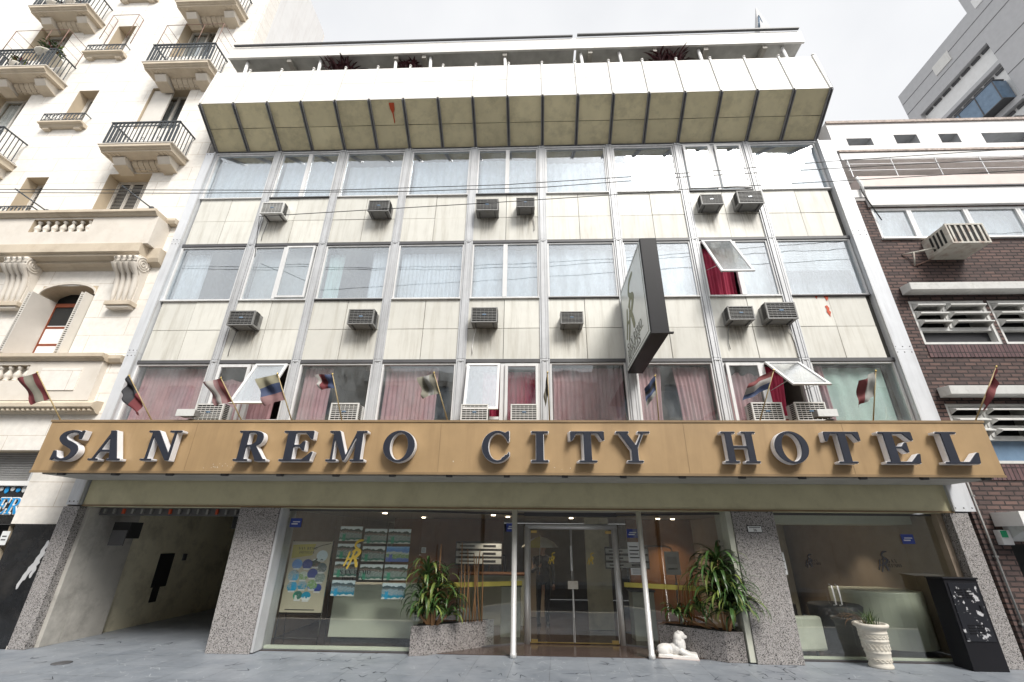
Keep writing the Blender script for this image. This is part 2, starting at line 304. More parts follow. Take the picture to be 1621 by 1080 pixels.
# ------------------------------------------------------------------ mesh helpers
class MB:
    def __init__(s): s.v = []; s.f = []; s.m = []; s.mats = []; s.smooth = set()
    def mi(s, m):
        if m not in s.mats: s.mats.append(m)
        return s.mats.index(m)
    def add(s, vs_, fs, m=None, smooth=False):
        o = len(s.v); s.v += [tuple(x) for x in vs_]; i = s.mi(m)
        for f in fs:
            if smooth: s.smooth.add(len(s.f))
            s.f.append(tuple(o+k for k in f)); s.m.append(i)
        return s
    def box(s, x0, x1, y0, y1, z0, z1, m=None):
        x0, x1 = sorted((x0, x1)); y0, y1 = sorted((y0, y1)); z0, z1 = sorted((z0, z1))
        v = [(x0, y0, z0), (x1, y0, z0), (x1, y1, z0), (x0, y1, z0), (x0, y0, z1), (x1, y0, z1), (x1, y1, z1), (x0, y1, z1)]
        return s.add(v, [(0, 3, 2, 1), (4, 5, 6, 7), (0, 1, 5, 4), (1, 2, 6, 5), (2, 3, 7, 6), (3, 0, 4, 7)], m)
    def hexa(s, v, m=None):     # eight free corners, same order as box
        return s.add(v, [(0, 3, 2, 1), (4, 5, 6, 7), (0, 1, 5, 4), (1, 2, 6, 5), (2, 3, 7, 6), (3, 0, 4, 7)], m)
    def prism(s, prof, a0, a1, axis='x', m=None, smooth=False):
        n = len(prof)
        def P(a, p): return {'x': (a, p[0], p[1]), 'y': (p[0], a, p[1]), 'z': (p[0], p[1], a)}[axis]
        v = [P(a0, p) for p in prof]+[P(a1, p) for p in prof]
        s.add(v, [tuple(range(n)), tuple(range(2*n-1, n-1, -1))], m)
        o = len(s.v)-2*n; i = s.mi(m)
        for k in range(n):
            if smooth: s.smooth.add(len(s.f))
            s.f.append((o+k, o+n+k, o+n+(k+1) % n, o+(k+1) % n)); s.m.append(i)
        return s
    def tube(s, pts, r, m=None, n=8, cap=True):
        pts = [Vector(p) for p in pts]; rs = r if isinstance(r, (list, tuple)) else [r]*len(pts)
        vs_ = []; fs = []
        for i, p in enumerate(pts):
            d = (pts[min(i+1, len(pts)-1)]-pts[max(i-1, 0)]).normalized()
            a = d.cross(Vector((0, 0, 1)) if abs(d.z) < .9 else Vector((0, 1, 0))).normalized(); b = d.cross(a)
            for k in range(n):
                t = 2*math.pi*k/n; vs_.append(p+(a*math.cos(t)+b*math.sin(t))*rs[i])
        for i in range(len(pts)-1):
            for k in range(n): fs.append((i*n+k, i*n+(k+1) % n, (i+1)*n+(k+1) % n, (i+1)*n+k))
        if cap: fs.append(tuple(range(n-1, -1, -1))); fs.append(tuple(range((len(pts)-1)*n, len(pts)*n)))
        return s.add(vs_, fs, m, n > 4)
    def lathe(s, prof, c, m=None, n=20):
        vs_ = []; fs = []
        for r, z in prof:
            for k in range(n):
                t = 2*math.pi*k/n; vs_.append((c[0]+r*math.cos(t), c[1]+r*math.sin(t), c[2]+z))
        for i in range(len(prof)-1):
            for k in range(n): fs.append((i*n+k, i*n+(k+1) % n, (i+1)*n+(k+1) % n, (i+1)*n+k))
        fs.append(tuple(range(n-1, -1, -1))); fs.append(tuple(range((len(prof)-1)*n, len(prof)*n)))
        return s.add(vs_, fs, m, True)
    def ell(s, c, r, m=None, n=12):
        vs_ = []; fs = []
        for i in range(1, n):
            a = math.pi*i/n
            for k in range(n): t = 2*math.pi*k/n; vs_.append((c[0]+r[0]*math.sin(a)*math.cos(t), c[1]+r[1]*math.sin(a)*math.sin(t), c[2]+r[2]*math.cos(a)))
        for i in range(n-2):
            for k in range(n): fs.append((i*n+k, (i+1)*n+k, (i+1)*n+(k+1) % n, i*n+(k+1) % n))
        b = len(vs_); vs_ += [(c[0], c[1], c[2]+r[2]), (c[0], c[1], c[2]-r[2])]
        for k in range(n): fs.append((b, k, (k+1) % n)); fs.append((b+1, (n-2)*n+(k+1) % n, (n-2)*n+k))
        return s.add(vs_, fs, m, True)
    def build(s, name, parent=None, mat=None, bevel=0):
        me = bpy.data.meshes.new(name); me.from_pydata(s.v, [], s.f)
        for k in s.mats: me.materials.append(M[k or mat])
        me.polygons.foreach_set('material_index', s.m)
        me.polygons.foreach_set('use_smooth', [i in s.smooth for i in range(len(s.f))])
        me.update()
        bm = bmesh.new(); bm.from_mesh(me); bmesh.ops.recalc_face_normals(bm, faces=bm.faces); bm.to_mesh(me); bm.free()
        o = bpy.data.objects.new(name, me); C.objects.link(o)
        if parent: o.parent = parent; o.matrix_parent_inverse = Matrix.Identity(4)
        if bevel:
            b = o.modifiers.new('bevel', 'BEVEL'); b.width = bevel; b.segments = 2; b.limit_method = 'ANGLE'
        return o
def tag(o, label, cat, group=None, kind=None):
    if label: o['label'] = label
    if cat: o['category'] = cat
    if group: o['group'] = group
    if kind: o['kind'] = kind
    return o
def thing(name, label, cat, loc=(0, 0, 0), group=None, rz=0):
    o = bpy.data.objects.new(name, None); C.objects.link(o); o.location = loc; o.rotation_euler = (0, 0, rz); o.empty_display_size = .2
    return tag(o, label, cat, group)
def copy_tree(o, parent=None):
    c = o.copy(); C.objects.link(c); c.parent = parent
    for ch in list(o.children): copy_tree(ch, c)
    return c
def wall(mb, x0, x1, z0, z1, holes, y0, y1, m=None, rm=None):
    # slab between y0 (front) and y1 (back) with rectangular openings, reveals included
    xs = sorted({x0, x1, *[h[0] for h in holes], *[h[1] for h in holes]}); zs = sorted({z0, z1, *[h[2] for h in holes], *[h[3] for h in holes]})
    xs = [x for x in xs if x0 <= x <= x1]; zs = [z for z in zs if z0 <= z <= z1]
    for i in range(len(xs)-1):
        for j in range(len(zs)-1):
            cx, cz = (xs[i]+xs[i+1])/2, (zs[j]+zs[j+1])/2
            if any(h[0] < cx < h[1] and h[2] < cz < h[3] for h in holes): continue
            a, b, c, d = xs[i], xs[i+1], zs[j], zs[j+1]
            for y in (y0, y1): mb.add([(a, y, c), (b, y, c), (b, y, d), (a, y, d)], [(0, 1, 2, 3)], m)
    for a, b, c, d in holes+[(x0, x1, z0, z1)]:
        r = rm or m
        if (a, b, c, d) == (x0, x1, z0, z1): r = m
        mb.add([(a, y0, c), (a, y1, c), (a, y1, d), (a, y0, d)], [(0, 1, 2, 3)], r); mb.add([(b, y0, c), (b, y1, c), (b, y1, d), (b, y0, d)], [(0, 1, 2, 3)], r)
        mb.add([(a, y0, d), (b, y0, d), (b, y1, d), (a, y1, d)], [(0, 1, 2, 3)], r); mb.add([(a, y0, c), (b, y0, c), (b, y1, c), (a, y1, c)], [(0, 1, 2, 3)], r)
def frame(mb, x0, x1, z0, z1, y0, y1, t, m=None):
    mb.box(x0, x0+t, y0, y1, z0, z1, m); mb.box(x1-t, x1, y0, y1, z0, z1, m)
    mb.box(x0+t, x1-t, y0+.001, y1, z0, z0+t, m); mb.box(x0+t, x1-t, y0+.001, y1, z1-t, z1, m)

# ------------------------------------------------------------------ serif lettering (distance fields -> solid letters)
def sd_poly(P, X, Y):
    P = np.array(P, float); d = np.full(X.shape, 1e9); ins = np.zeros(X.shape, bool)
    for i in range(len(P)):
        a, b = P[i], P[(i+1) % len(P)]; ex, ey = b-a; wx, wy = X-a[0], Y-a[1]
        t = np.clip((wx*ex+wy*ey)/max(ex*ex+ey*ey, 1e-12), 0, 1)
        d = np.minimum(d, np.hypot(wx-ex*t, wy-ey*t))
        c = ((a[1] > Y) != (b[1] > Y)); q = a[0]+(Y-a[1])*(b[0]-a[0])/((b[1]-a[1]) if abs(b[1]-a[1]) > 1e-12 else 1e-12)
        ins ^= c & (X < q)
    return np.where(ins, -d, d)
def sd_stroke(pts, X, Y):
    pts = np.array(pts, float); n = len(pts); d = np.full(X.shape, 1e9)
    tt = np.linspace(0, n-1, (n-1)*10+1)
    for t in tt:
        i = min(int(t), n-2); f = t-i; p0, p1, p2, p3 = pts[max(i-1, 0)], pts[i], pts[i+1], pts[min(i+2, n-1)]
        p = .5*((2*p1)+(-p0+p2)*f+(2*p0-5*p1+4*p2-p3)*f*f+(-p0+3*p1-3*p2+p3)*f**3)
        d = np.minimum(d, np.hypot(X-p[0], Y-p[1])-p[2])
    return d
def ellp(cx, cy, rx, ry): return [(cx+rx*math.cos(2*math.pi*k/40), cy+ry*math.sin(2*math.pi*k/40)) for k in range(40)]
def bx(a, b, c, d): return [(a, b), (c, b), (c, d), (a, d)]
def P(*p): return ('+', 'p', list(p))
def Bx(*a): return ('+', 'p', bx(*a))
G = {
 'I': (.42, [Bx(.12, 0, .30, 1), Bx(0, 0, .42, .055), Bx(0, .945, .42, 1)]),
 'T': (.84, [Bx(.02, .94, .82, 1), Bx(.33, 0, .51, 1), Bx(.2, 0, .64, .055), P((0, 1), (0, .70), (.045, .70), (.16, .95), (.16, 1)), P((.84, 1), (.84, .70), (.795, .70), (.68, .95), (.68, 1))]),
 'E': (.74, [Bx(.1, 0, .28, 1), Bx(0, .945, .68, 1), Bx(0, 0, .7, .055), Bx(.2, .475, .5, .53), P((.69, 1), (.69, .72), (.65, .72), (.5, .95)), P((.69, 0), (.74, .30), (.70, .30), (.52, .05)), P((.53, .34), (.53, .66), (.49, .66), (.40, .50), (.49, .34))]),
 'L': (.72, [Bx(.1, 0, .28, 1), Bx(0, .945, .42, 1), Bx(0, 0, .68, .055), P((.68, 0), (.72, .34), (.68, .34), (.48, .05))]),
 'H': (.90, [Bx(.1, 0, .27, 1), Bx(.63, 0, .80, 1), Bx(0, 0, .37, .055), Bx(.53, 0, .90, .055), Bx(0, .945, .37, 1), Bx(.53, .945, .90, 1), Bx(.2, .475, .7, .535)]),
 'A': (.94, [P((.1, 0), (.165, 0), (.50, .93), (.44, 1)), P((.38, 1), (.54, 1), (.86, 0), (.64, 0)), Bx(.23, .29, .70, .35), Bx(0, 0, .29, .055), Bx(.55, 0, .94, .055)]),
 'N': (.94, [Bx(.12, 0, .18, 1), Bx(.74, 0, .80, 1), P((.06, 1), (.28, 1), (.80, .12), (.80, 0), (.70, 0)), Bx(0, .945, .28, 1), Bx(0, 0, .31, .055), Bx(.60, .945, .94, 1)]),
 'M': (1.12, [Bx(.13, 0, .185, 1), Bx(.82, 0, 1.0, 1), P((.08, 1), (.30, 1), (.58, .14), (.51, 0)), P((.51, 0), (.56, .06), (.88, 1), (.82, 1)), Bx(0, 0, .31, .055), Bx(.71, 0, 1.12, .055), Bx(0, .945, .3, 1), Bx(.80, .945, 1.12, 1)]),
 'R': (.90, [Bx(.1, 0, .28, 1), Bx(0, 0, .40, .055), Bx(0, .945, .4, 1), ('+', 's', [(.2, .968, .03), (.42, .968, .032), (.58, .89, .07), (.615, .745, .088), (.58, .6, .07), (.42, .51, .03), (.2, .505, .03)]), P((.36, .53), (.52, .53), (.82, .055), (.82, 0), (.62, 0)), Bx(.60, 0, .90, .055)]),
 'O': (.86, [('+', 'p', ellp(.43, .5, .43, .515)), ('-', 'p', ellp(.43, .5, .25, .455))]),
 'C': (.80, [('+', 'p', ellp(.43, .5, .43, .515)), ('-', 'p', ellp(.45, .5, .27, .455)), ('-', 'p', bx(.60, .22, 1, .80)), P((.72, .66), (.77, .66), (.77, 1), (.72, 1), (.62, .92)), ('+', 's', [(.6, .10, .04), (.72, .2, .025), (.77, .3, .015)])]),
 'S': (.74, [('+', 's', [(.66, .76, .03), (.58, .92, .04), (.40, .975, .035), (.21, .91, .06), (.14, .77, .085), (.24, .62, .09), (.42, .52, .10), (.58, .41, .095), (.62, .25, .085), (.52, .08, .06), (.34, .02, .035), (.16, .09, .035), (.08, .26, .03)]), P((.62, .70), (.69, .70), (.71, 1), (.66, 1), (.58, .9)), P((.03, 0), (.08, 0), (.18, .1), (.1, .32), (.04, .32))]),
 'Y': (.96, [P((.06, 1), (.27, 1), (.58, .46), (.40, .40)), P((.74, 1), (.80, 1), (.58, .46), (.50, .46)), Bx(.40, 0, .58, .48), Bx(0, .945, .36, 1), Bx(.62, .945, .96, 1), Bx(.27, 0, .71, .055)]),
 '3': (.6, [('+', 's', [(.08, .82, .06), (.28, .95, .06), (.48, .80, .08), (.30, .56, .05), (.52, .32, .09), (.30, .05, .06), (.06, .16, .06)])]),
 '6': (.6, [('+', 's', [(.50, .92, .05), (.34, .94, .06), (.16, .70, .08), (.12, .36, .09), (.24, .09, .07), (.42, .10, .07), (.50, .28, .08), (.42, .50, .06), (.24, .52, .05), (.14, .38, .05)])]),
 '4': (.66, [Bx(.40, 0, .54, 1), Bx(.02, .24, .64, .34), P((.02, .24), (.10, .24), (.46, 1), (.38, 1))]),
}
LOGO = (1.0, [('+', 's', [(.05, .0, .035), (.16, .26, .035), (.25, .58, .035)]), ('+', 's', [(.22, -.12, .035), (.36, .22, .04), (.50, .66, .04)]), ('+', 's', [(.14, .27, .025), (.34, .27, .025)]),
              ('+', 's', [(.40, .60, .03), (.60, .70, .055), (.74, .60, .07), (.62, .42, .06), (.46, .34, .04)]), ('+', 's', [(.52, .36, .05), (.60, .18, .06), (.66, -.02, .06)]),
              ('+', 's', [(.70, .66, .055), (.52, .80, .04), (.48, .92, .04), (.62, 1.08, .05), (.84, 1.12, .03)])])
def field(g, X, Y):
    d = np.full(X.shape, 1e9)
    for op, k, a in g:
        q = sd_poly(a, X, Y) if k == 'p' else sd_stroke(a, X, Y)
        d = np.minimum(d, q) if op == '+' else np.maximum(d, -q)
    return d
def glyph_mesh(mb, g, res, grow, fn, d0, d1, mf, ms, clip=None):
    # marching squares outline, extruded from depth d0 (front) to d1 (back); fn(x, z, d) -> world
    w_, pr = g; pad = .2
    x = np.linspace(-pad, w_+pad, int((w_+2*pad)*res)+1); y = np.linspace(-pad-.1, 1+pad+.05, int((1.25+2*pad)*res)+1)
    X, Y = np.meshgrid(x, y); D = field(pr, X, Y)-grow
    if clip is not None: D = np.maximum(D, X-clip)
    vid = {}; vs_ = []; fs = []; ec = {}
    def V(k, p):
        if k not in vid: vid[k] = len(vs_); vs_.append(p)
        return vid[k]
    for j in range(len(y)-1):
        for i in range(len(x)-1):
            c = [(j, i), (j, i+1), (j+1, i+1), (j+1, i)]; d = [D[a] for a in c]
            if min(d) >= 0: continue
            poly = []
            for k in range(4):
                a, b = c[k], c[(k+1) % 4]; da, db = d[k], d[(k+1) % 4]
                if da < 0: poly.append(V(a, (x[a[1]], y[a[0]])))
                if (da < 0) != (db < 0):
                    t = da/(da-db); poly.append(V((min(a, b), max(a, b)), (x[a[1]]+(x[b[1]]-x[a[1]])*t, y[a[0]]+(y[b[0]]-y[a[0]])*t)))
            if len(poly) > 2:
                fs.append(tuple(poly))
                for k in range(len(poly)):
                    e = (poly[k], poly[(k+1) % len(poly)]); r = (e[1], e[0])
                    if r in ec: del ec[r]
                    else: ec[e] = 1
    n = len(vs_)
    mb.add([fn(a, b, d0) for a, b in vs_], fs, mf)
    sv = [fn(a, b, d0) for a, b in vs_]+[fn(a, b, d1) for a, b in vs_]
    mb.add(sv, [(a, b, b+n, a+n) for a, b in ec], ms)
def text(mb, s, height, fn, d0, d1, mf, ms=None, res=14, sp=.16, grow=0, clipx=None):
    x = 0
    for ch in s:
        if ch == ' ': x += .45; continue
        g = G[ch]; xo = x
        glyph_mesh(mb, g, res, grow, lambda a, b, d: fn((a+xo)*height, b*height, d), d0, d1, mf, ms or mf, None if clipx is None else clipx/height-xo)
        x += g[0]+sp
    return (x-sp)*height
# ================================================================== SETTING
g = MB(); g.box(-60, 60, -3.0, 14, -.3, 0, 'paving')
random.seed(77)
for k in range(1000):      # incised twig-like strokes of the slate pattern, light and dark
    cx, cy = rnd(-12, 10), rnd(-2.6, 1.05)
    if cy > -.1 and not -9 < cx < 3.2: continue
    dark = rnd(0, 1) < (.5 if -3.5 < cx < -.5 or 2.2 < cx < 4 else .14); a0 = rnd(0, 6.28)
    for q_ in range(random.choice((1, 2, 2, 3))):
        a_ = a0+q_*rnd(.5, 1.1)+(math.pi if q_ == 2 else 0); L_ = rnd(.06, .19)*(1.2 if dark else 1); wd = rnd(.006, .012)
        dx, dy = math.cos(a_), math.sin(a_); x0, y0 = cx+dx*.01, cy+dy*.01; x1, y1 = cx+dx*L_, cy+dy*L_
        g.add([(x0+dy*wd, y0-dx*wd, .0012), (x1+dy*wd*.4, y1-dx*wd*.4, .0012), (x1-dy*wd*.4, y1+dx*wd*.4, .0012), (x0-dy*wd, y0+dx*wd, .0012)], [(0, 1, 2, 3)], 'stroke_dark' if dark else 'stroke_light')
tag(g.build('pavement'), 'slate paved pavement in front of the hotel', 'pavement', kind='structure')
g = MB(); g.box(-60, 60, -11, -3.16, -.5, -.14, 'asphalt'); tag(g.build('road'), 'narrow asphalt street', 'road', kind='structure')
g = MB(); g.box(-60, 60, -3.16, -3.002, -.3, .004, 'stone_light'); tag(g.build('kerb'), 'pale stone kerb along the street', 'kerb', kind='structure')
g = MB(); g.box(-60, 60, -12.6, -11, -.3, 0, 'paving'); tag(g.build('far_pavement'), 'pavement across the street', 'pavement', kind='structure')
g = MB(); g.box(-400, 400, -400, 400, -1.2, -.6, 'asphalt'); tag(g.build('ground'), 'city ground reaching the horizon', 'ground', kind='structure')

# ================================================================== HOTEL
BW = 1.81; XL = -9.05
SILL = [3.73, 6.86, 9.93]; HEAD = [5.30, 8.42, 11.53]
hotel = thing('hotel_building', 'cream panelled hotel with three rows of windows, granite pillars and a projecting top storey', 'hotel', (0, 0, 0))
# wall panels with real joints
b = MB(); b.box(XL, 7.3, .05, .28, 2.32, SILL[0]-.02, 'backing')
for r in range(3):
    pan = MB()
    z0, z1 = (HEAD[r-1]+.05, SILL[r]-.03) if r else (3.0, SILL[0]-.03)
    if r: b.box(XL, 7.3, .05, .28, z0-.04, z1+.02, 'backing')
    for i in range(9):
        x0, x1 = XL+i*BW+.09, XL+(i+1)*BW-.09
        xm, zm = (x0+x1)/2+rnd(-.01, .01), z0+(z1-z0)*.5
        for a, c in ((x0, xm-.006), (xm+.006, x1)):
            for d, e in ((z0, zm-.006), (zm+.006, z1)):
                y = rnd(-.006, .004); t1, t2 = rnd(-.004, .004), rnd(-.004, .004)
                pan.hexa([(a, y+t1, d), (c, y+t2, d), (c, .045, d), (a, .045, d), (a, y+t2, e), (c, y+t1, e), (c, .045, e), (a, .045, e)], 'panel')
    pan.build('wall_panels', hotel)
b.build('wall', hotel)
# primer patches showing through one panel
q = MB()
for pts in ([(6.04, 6.845), (6.12, 6.845), (6.085, 6.80), (6.075, 6.76)], [(6.23, 6.845), (6.34, 6.845), (6.32, 6.77), (6.28, 6.70), (6.26, 6.78)],
            [(6.20, 6.58), (6.25, 6.60), (6.28, 6.53), (6.265, 6.47), (6.29, 6.43), (6.26, 6.36), (6.25, 6.31), (6.225, 6.38), (6.20, 6.44), (6.215, 6.50)]):
    q.prism(pts, -.013, -.009, 'y', 'rust_red')
q.build('paint_patch', hotel)
# rooms behind the glass
rm = MB()
rm.box(XL, 7.3, 2.6, 2.7, 2.4, 11.7, 'room')
for r in range(4):
    z0, z1 = ([2.34]+[h+.06 for h in HEAD])[r], (SILL+[11.9])[r]-.06
    rm.box(XL, 7.3, .285, 2.595, z0+.1, z1-.05, 'room')
for i in range(10): rm.box(XL+i*BW-.05, XL+i*BW+.05, .29, 2.59, 3.7, 11.6, 'room')
rm.build('room_walls', hotel)
# vertical mullions
for i in range(1, 9):
    x = XL+i*BW; m_ = MB()
    for z0, z1 in ((3.0, 5.345), (5.353, 8.465), (8.473, 11.56)):
        m_.box(x-.10, x+.10, -.02, .05, z0, z1, 'alu')
        for s in (-1, 1):
            m_.box(x+s*.045-.016, x+s*.045+.016, -.048, -.021, z0, z1, 'alu')
            m_.box(x+s*.092-.010, x+s*.092+.010, -.034, -.021, z0, z1, 'alu')
        m_.box(x-.028, x+.028, -.035, -.0215, z0, z1, 'alu')
        m_.box(x-.07, x+.07, -.058, -.049, z1-.05, z1-.03, 'alu')
    m_.build('mullion', hotel)
# white edge plates at both ends
for x0, x1, s in ((-9.27, -9.0, 1), (7.27, 7.66, -1)):
    e = MB()
    for z0, z1 in ((2.34, 3.9), (3.905, 5.50), (5.505, 8.50), (8.505, 11.5)):
        e.box(x0, x1, -.09, .3, z0, z1, 'edge')
        e.box(x0-.012 if s < 0 else x1-.012, x0+.012 if s < 0 else x1+.012, -.13, -.0905, z0, z1, 'alu')
        for zz in (z0+.06, z1-.06):
            for xx in (x0+.05, (x0+x1)/2, x1-.05): e.ell((xx, -.091, zz), (.013, .008, .013), 'dark_trim', 6)
    e.build('edge_plate', hotel)

def curtain(x0, x1, z0, z1, m, y=.2, folds=None, amp=.03, gather=0, parent=None, hang=0):
    mb = MB(); n = max(12, int((x1-x0)*46)); nz = 7; ph = rnd(0, 6); k = folds or 11*(x1-x0)
    vs_ = []
    for j in range(nz+1):
        t = j/nz
        for i in range(n+1):
            u = i/n; xx = x0+(x1-x0)*u
            if gather: xx = x0+(xx-x0)*(1-gather*math.sin(t*math.pi*.5)*.6) if gather > 0 else x1-(x1-xx)*(1+gather*math.sin(t*math.pi*.5)*.6)
            a = amp*(.6+.4*t)
            yy = y+a*math.sin(u*k*2*math.pi+ph+.6*math.sin(u*7+ph))+a*.5*math.sin(u*k*3.3+ph*2+t)
            vs_.append((xx+.006*math.sin(t*5+u*20), yy, z1-(z1-z0)*t-(hang*math.sin(u*9+ph)**2 if j == 0 else 0)))
    fs = [(j*(n+1)+i, j*(n+1)+i+1, (j+1)*(n+1)+i+1, (j+1)*(n+1)+i) for j in range(nz) for i in range(n)]
    mb.add(vs_, fs, m, True); return mb.build('curtain', parent)
def sash(x0, x1, z0, z1, ang, parent, glassm='glass', t=.045):
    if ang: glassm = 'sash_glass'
    a = math.radians(ang); sn, cs = math.sin(a), math.cos(a)
    def W(x, d, n): return (x, -.035-sn*d-cs*n, z1-cs*d+sn*n)
    def bb(mb, xa, xb, da, db, na, nb, m): mb.hexa([W(xa, db, nb), W(xb, db, nb), W(xb, db, na), W(xa, db, na), W(xa, da, nb), W(xb, da, nb), W(xb, da, na), W(xa, da, na)], m)
    h = z1-z0; mb = MB()
    bb(mb, x0, x0+t, 0, h, 0, .035, 'alu_white'); bb(mb, x1-t, x1, 0, h, 0, .035, 'alu_white')
    bb(mb, x0+t, x1-t, 0, t, 0, .034, 'alu_white'); bb(mb, x0+t, x1-t, h-t, h, 0, .034, 'alu_white')
    s = mb.build('sash', parent)
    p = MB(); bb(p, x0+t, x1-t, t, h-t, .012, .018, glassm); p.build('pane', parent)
    if ang:
        st = MB()
        for xx in (x0+.02, x1-.02): st.tube([(xx, -.01, z1-h*.55), W(xx, h*.8, 0)], .006, 'steel', 6)
        st.build('stay', parent)
def hwin(i, r, kind, label=None):
    x0, x1 = XL+i*BW+.105, XL+(i+1)*BW-.105; z0, z1 = SILL[r], HEAD[r]
    f = MB(); gm = 'glass' if r == 0 else 'glass_up'
    if i == 0: x0 = XL+.05
    if i == 8: x1 = 7.25
    frame(f, x0, x1, z0, z1-.035, -.005, .07, .035, 'alu_white')
    f.box(x0-.02, x1+.02, -.03, .06, z1-.030, z1+.045, 'dark_trim' if r != 2 else 'alu')
    f.box(x0-.0, x1+.0, -.05, .04, z0-.025, z0-.001, 'alu_white' if (i+r) % 3 else 'dark_trim')
    xm = (x0+x1)/2
    if kind != 'single': f.box(xm-.05, xm+.05, -.015, .068, z0+.035, z1-.07, 'alu_white')
    w_ = f.build('window', hotel)
    if label: w_['label'] = label
    ix0, ix1, iz0, iz1 = x0+.04, x1-.04, z0+.04, z1-.075
    def pane(a, b_, c=iz0, d=iz1, m=gm):
        p = MB(); p.box(a, b_, .028, .034, c, d, m); p.build('pane', w_)
    if kind == 'single': pane(ix0, ix1)
    elif kind == 'split': pane(ix0, xm-.052); pane(xm+.052, ix1)
    elif kind == 'split_r':
        pane(ix0, xm-.052); sash(xm+.055, ix1, iz0, iz1, 0, w_, gm)
    elif kind == 'two': sash(ix0, xm-.055, iz0+.0, iz1, 0, w_, gm, .06); sash(xm+.055, ix1, iz0, iz1, 0, w_, gm, .06)
    elif kind[0] == 'open':
        _, side, ang, low = kind
        zb = iz0+low
        if side == 'r': (sash(ix0, xm-.055, iz0, iz1, 0, w_, gm, .06) if r == 0 else pane(ix0, xm-.052)); sash(xm+.055, ix1, zb, iz1, ang, w_, gm, .05)
        else: (sash(xm+.055, ix1, iz0, iz1, 0, w_, gm, .06) if r == 0 else pane(xm+.052, ix1)); sash(ix0, xm-.055, zb, iz1, ang, w_, gm, .05)
        if low:
            q = MB(); a, b_ = (xm+.055, ix1) if side == 'r' else (ix0, xm-.055)
            q.box(a, b_, .0, .05, zb-.1, zb-.04, 'alu_white'); q.build('transom', w_)
    return w_, ix0, ix1, iz0, iz1
# bottom row (pink curtains)
w_, a, b_, c, d = hwin(0, 0, 'single', 'window with a full faded pink curtain'); curtain(a, b_, c, d, 'pink', parent=w_)
w_, a, b_, c, d = hwin(1, 0, ('open', 'r', 27, .30), 'window with its right sash tilted open over a pink curtain'); curtain(a, b_-.25, c, d-.25, 'pink', parent=w_, hang=.06)
w_, a, b_, c, d = hwin(2, 0, 'single'); curtain(a, a+.62, c, d, 'pink', parent=w_)
w_, a, b_, c, d = hwin(3, 0, 'single'); curtain(a, a+1.15, c, d, 'pink', parent=w_)
w_, a, b_, c, d = hwin(4, 0, ('open', 'l', 13, .36), 'window with its left sash slightly open'); curtain(a+.32, b_, c, d-.1, 'red', parent=w_)
w_, a, b_, c, d = hwin(5, 0, 'single'); curtain(a, b_, c, d-.02, 'pink', parent=w_, amp=.045); curtain(a+.45, a+.95, c, d, 'red', y=.30, parent=w_)
w_, a, b_, c, d = hwin(6, 0, 'single'); curtain(a, a+.52, c, d, 'pink', parent=w_, gather=.2); curtain(b_-.75, b_, c, d, 'pink', parent=w_, gather=-.2)
w_, a, b_, c, d = hwin(7, 0, ('open', 'r', 46, .38), 'window with its right sash wide open'); curtain(a, a+.75, c, d-.12, 'pink', parent=w_, hang=.08); curtain(a+.85, a+1.3, c, d, 'red', parent=w_, gather=.5)
w_, a, b_, c, d = hwin(8, 0, 'single', 'window with a pale mint curtain'); curtain(a+.05, b_-.12, c, d-.03, 'mint', parent=w_, folds=4, amp=.02); curtain(a+.12, a+.28, c, d, 'pink', y=.14, parent=w_, folds=2)
# middle row
w_, a, b_, c, d = hwin(0, 1, 'single'); curtain(a, a+.62, c, d-.05, 'white_cloth', parent=w_)
w_, a, b_, c, d = hwin(1, 1, 'split_r'); curtain(a, b_, c, d, 'blind', parent=w_, folds=2, amp=.01)
w_, a, b_, c, d = hwin(2, 1, 'single'); curtain(a, a+.38, c, d-.1, 'mint', parent=w_); curtain(b_-.45, b_, c, d-.05, 'white_cloth', parent=w_)
w_, a, b_, c, d = hwin(3, 1, 'single'); curtain(a, b_, c, d-.1, 'white_cloth', parent=w_)
w_, a, b_, c, d = hwin(4, 1, 'split'); curtain(a, b_, c, d-.02, 'white_cloth', parent=w_, folds=5)
w_, a, b_, c, d = hwin(5, 1, 'single'); curtain(a, b_, c, d-.02, 'white_cloth', parent=w_, folds=5)
w_, a, b_, c, d = hwin(6, 1, 'single'); curtain(a, b_, c, d-.1, 'white_cloth', parent=w_, folds=5)
w_, a, b_, c, d = hwin(7, 1, ('open', 'l', 27, 0), 'window with its left sash open over a dark red curtain'); curtain(a, a+.8, c, d-.05, 'red', parent=w_, gather=.15); curtain(a+.85, b_, c, d, 'blind', parent=w_, folds=3, amp=.01)
w_, a, b_, c, d = hwin(8, 1, 'single', 'window with a blind drawn halfway down')
bl = MB()
for k in range(16): bl.box(a, b_, .15, .165, d-.02-.045*k-.035, d-.02-.045*k, 'blind')
bl.build('blind', w_); curtain(a, b_, c, d-.6, 'blind', y=.4, parent=w_)
# top row
for i, kind in enumerate(('single', 'split', 'single', 'single', 'split', 'single', 'single', 'two', 'single')):
    w_, a, b_, c, d = hwin(i, 2, kind)
    curtain(a, b_, c, d-(.30 if i in (2, 5, 6) else .16 if i in (3, 4) else .05), 'white_cloth', parent=w_, folds=8, amp=.02)
# khaki band over the shop front, with lintel
g = MB(); g.box(-8.96, 7.29, -.06, .25, 2.315, 2.999, 'band'); g.box(-8.96, 7.29, -.075, -.061, 2.315, 2.345, 'gold_dark'); g.build('fascia_band', hotel)
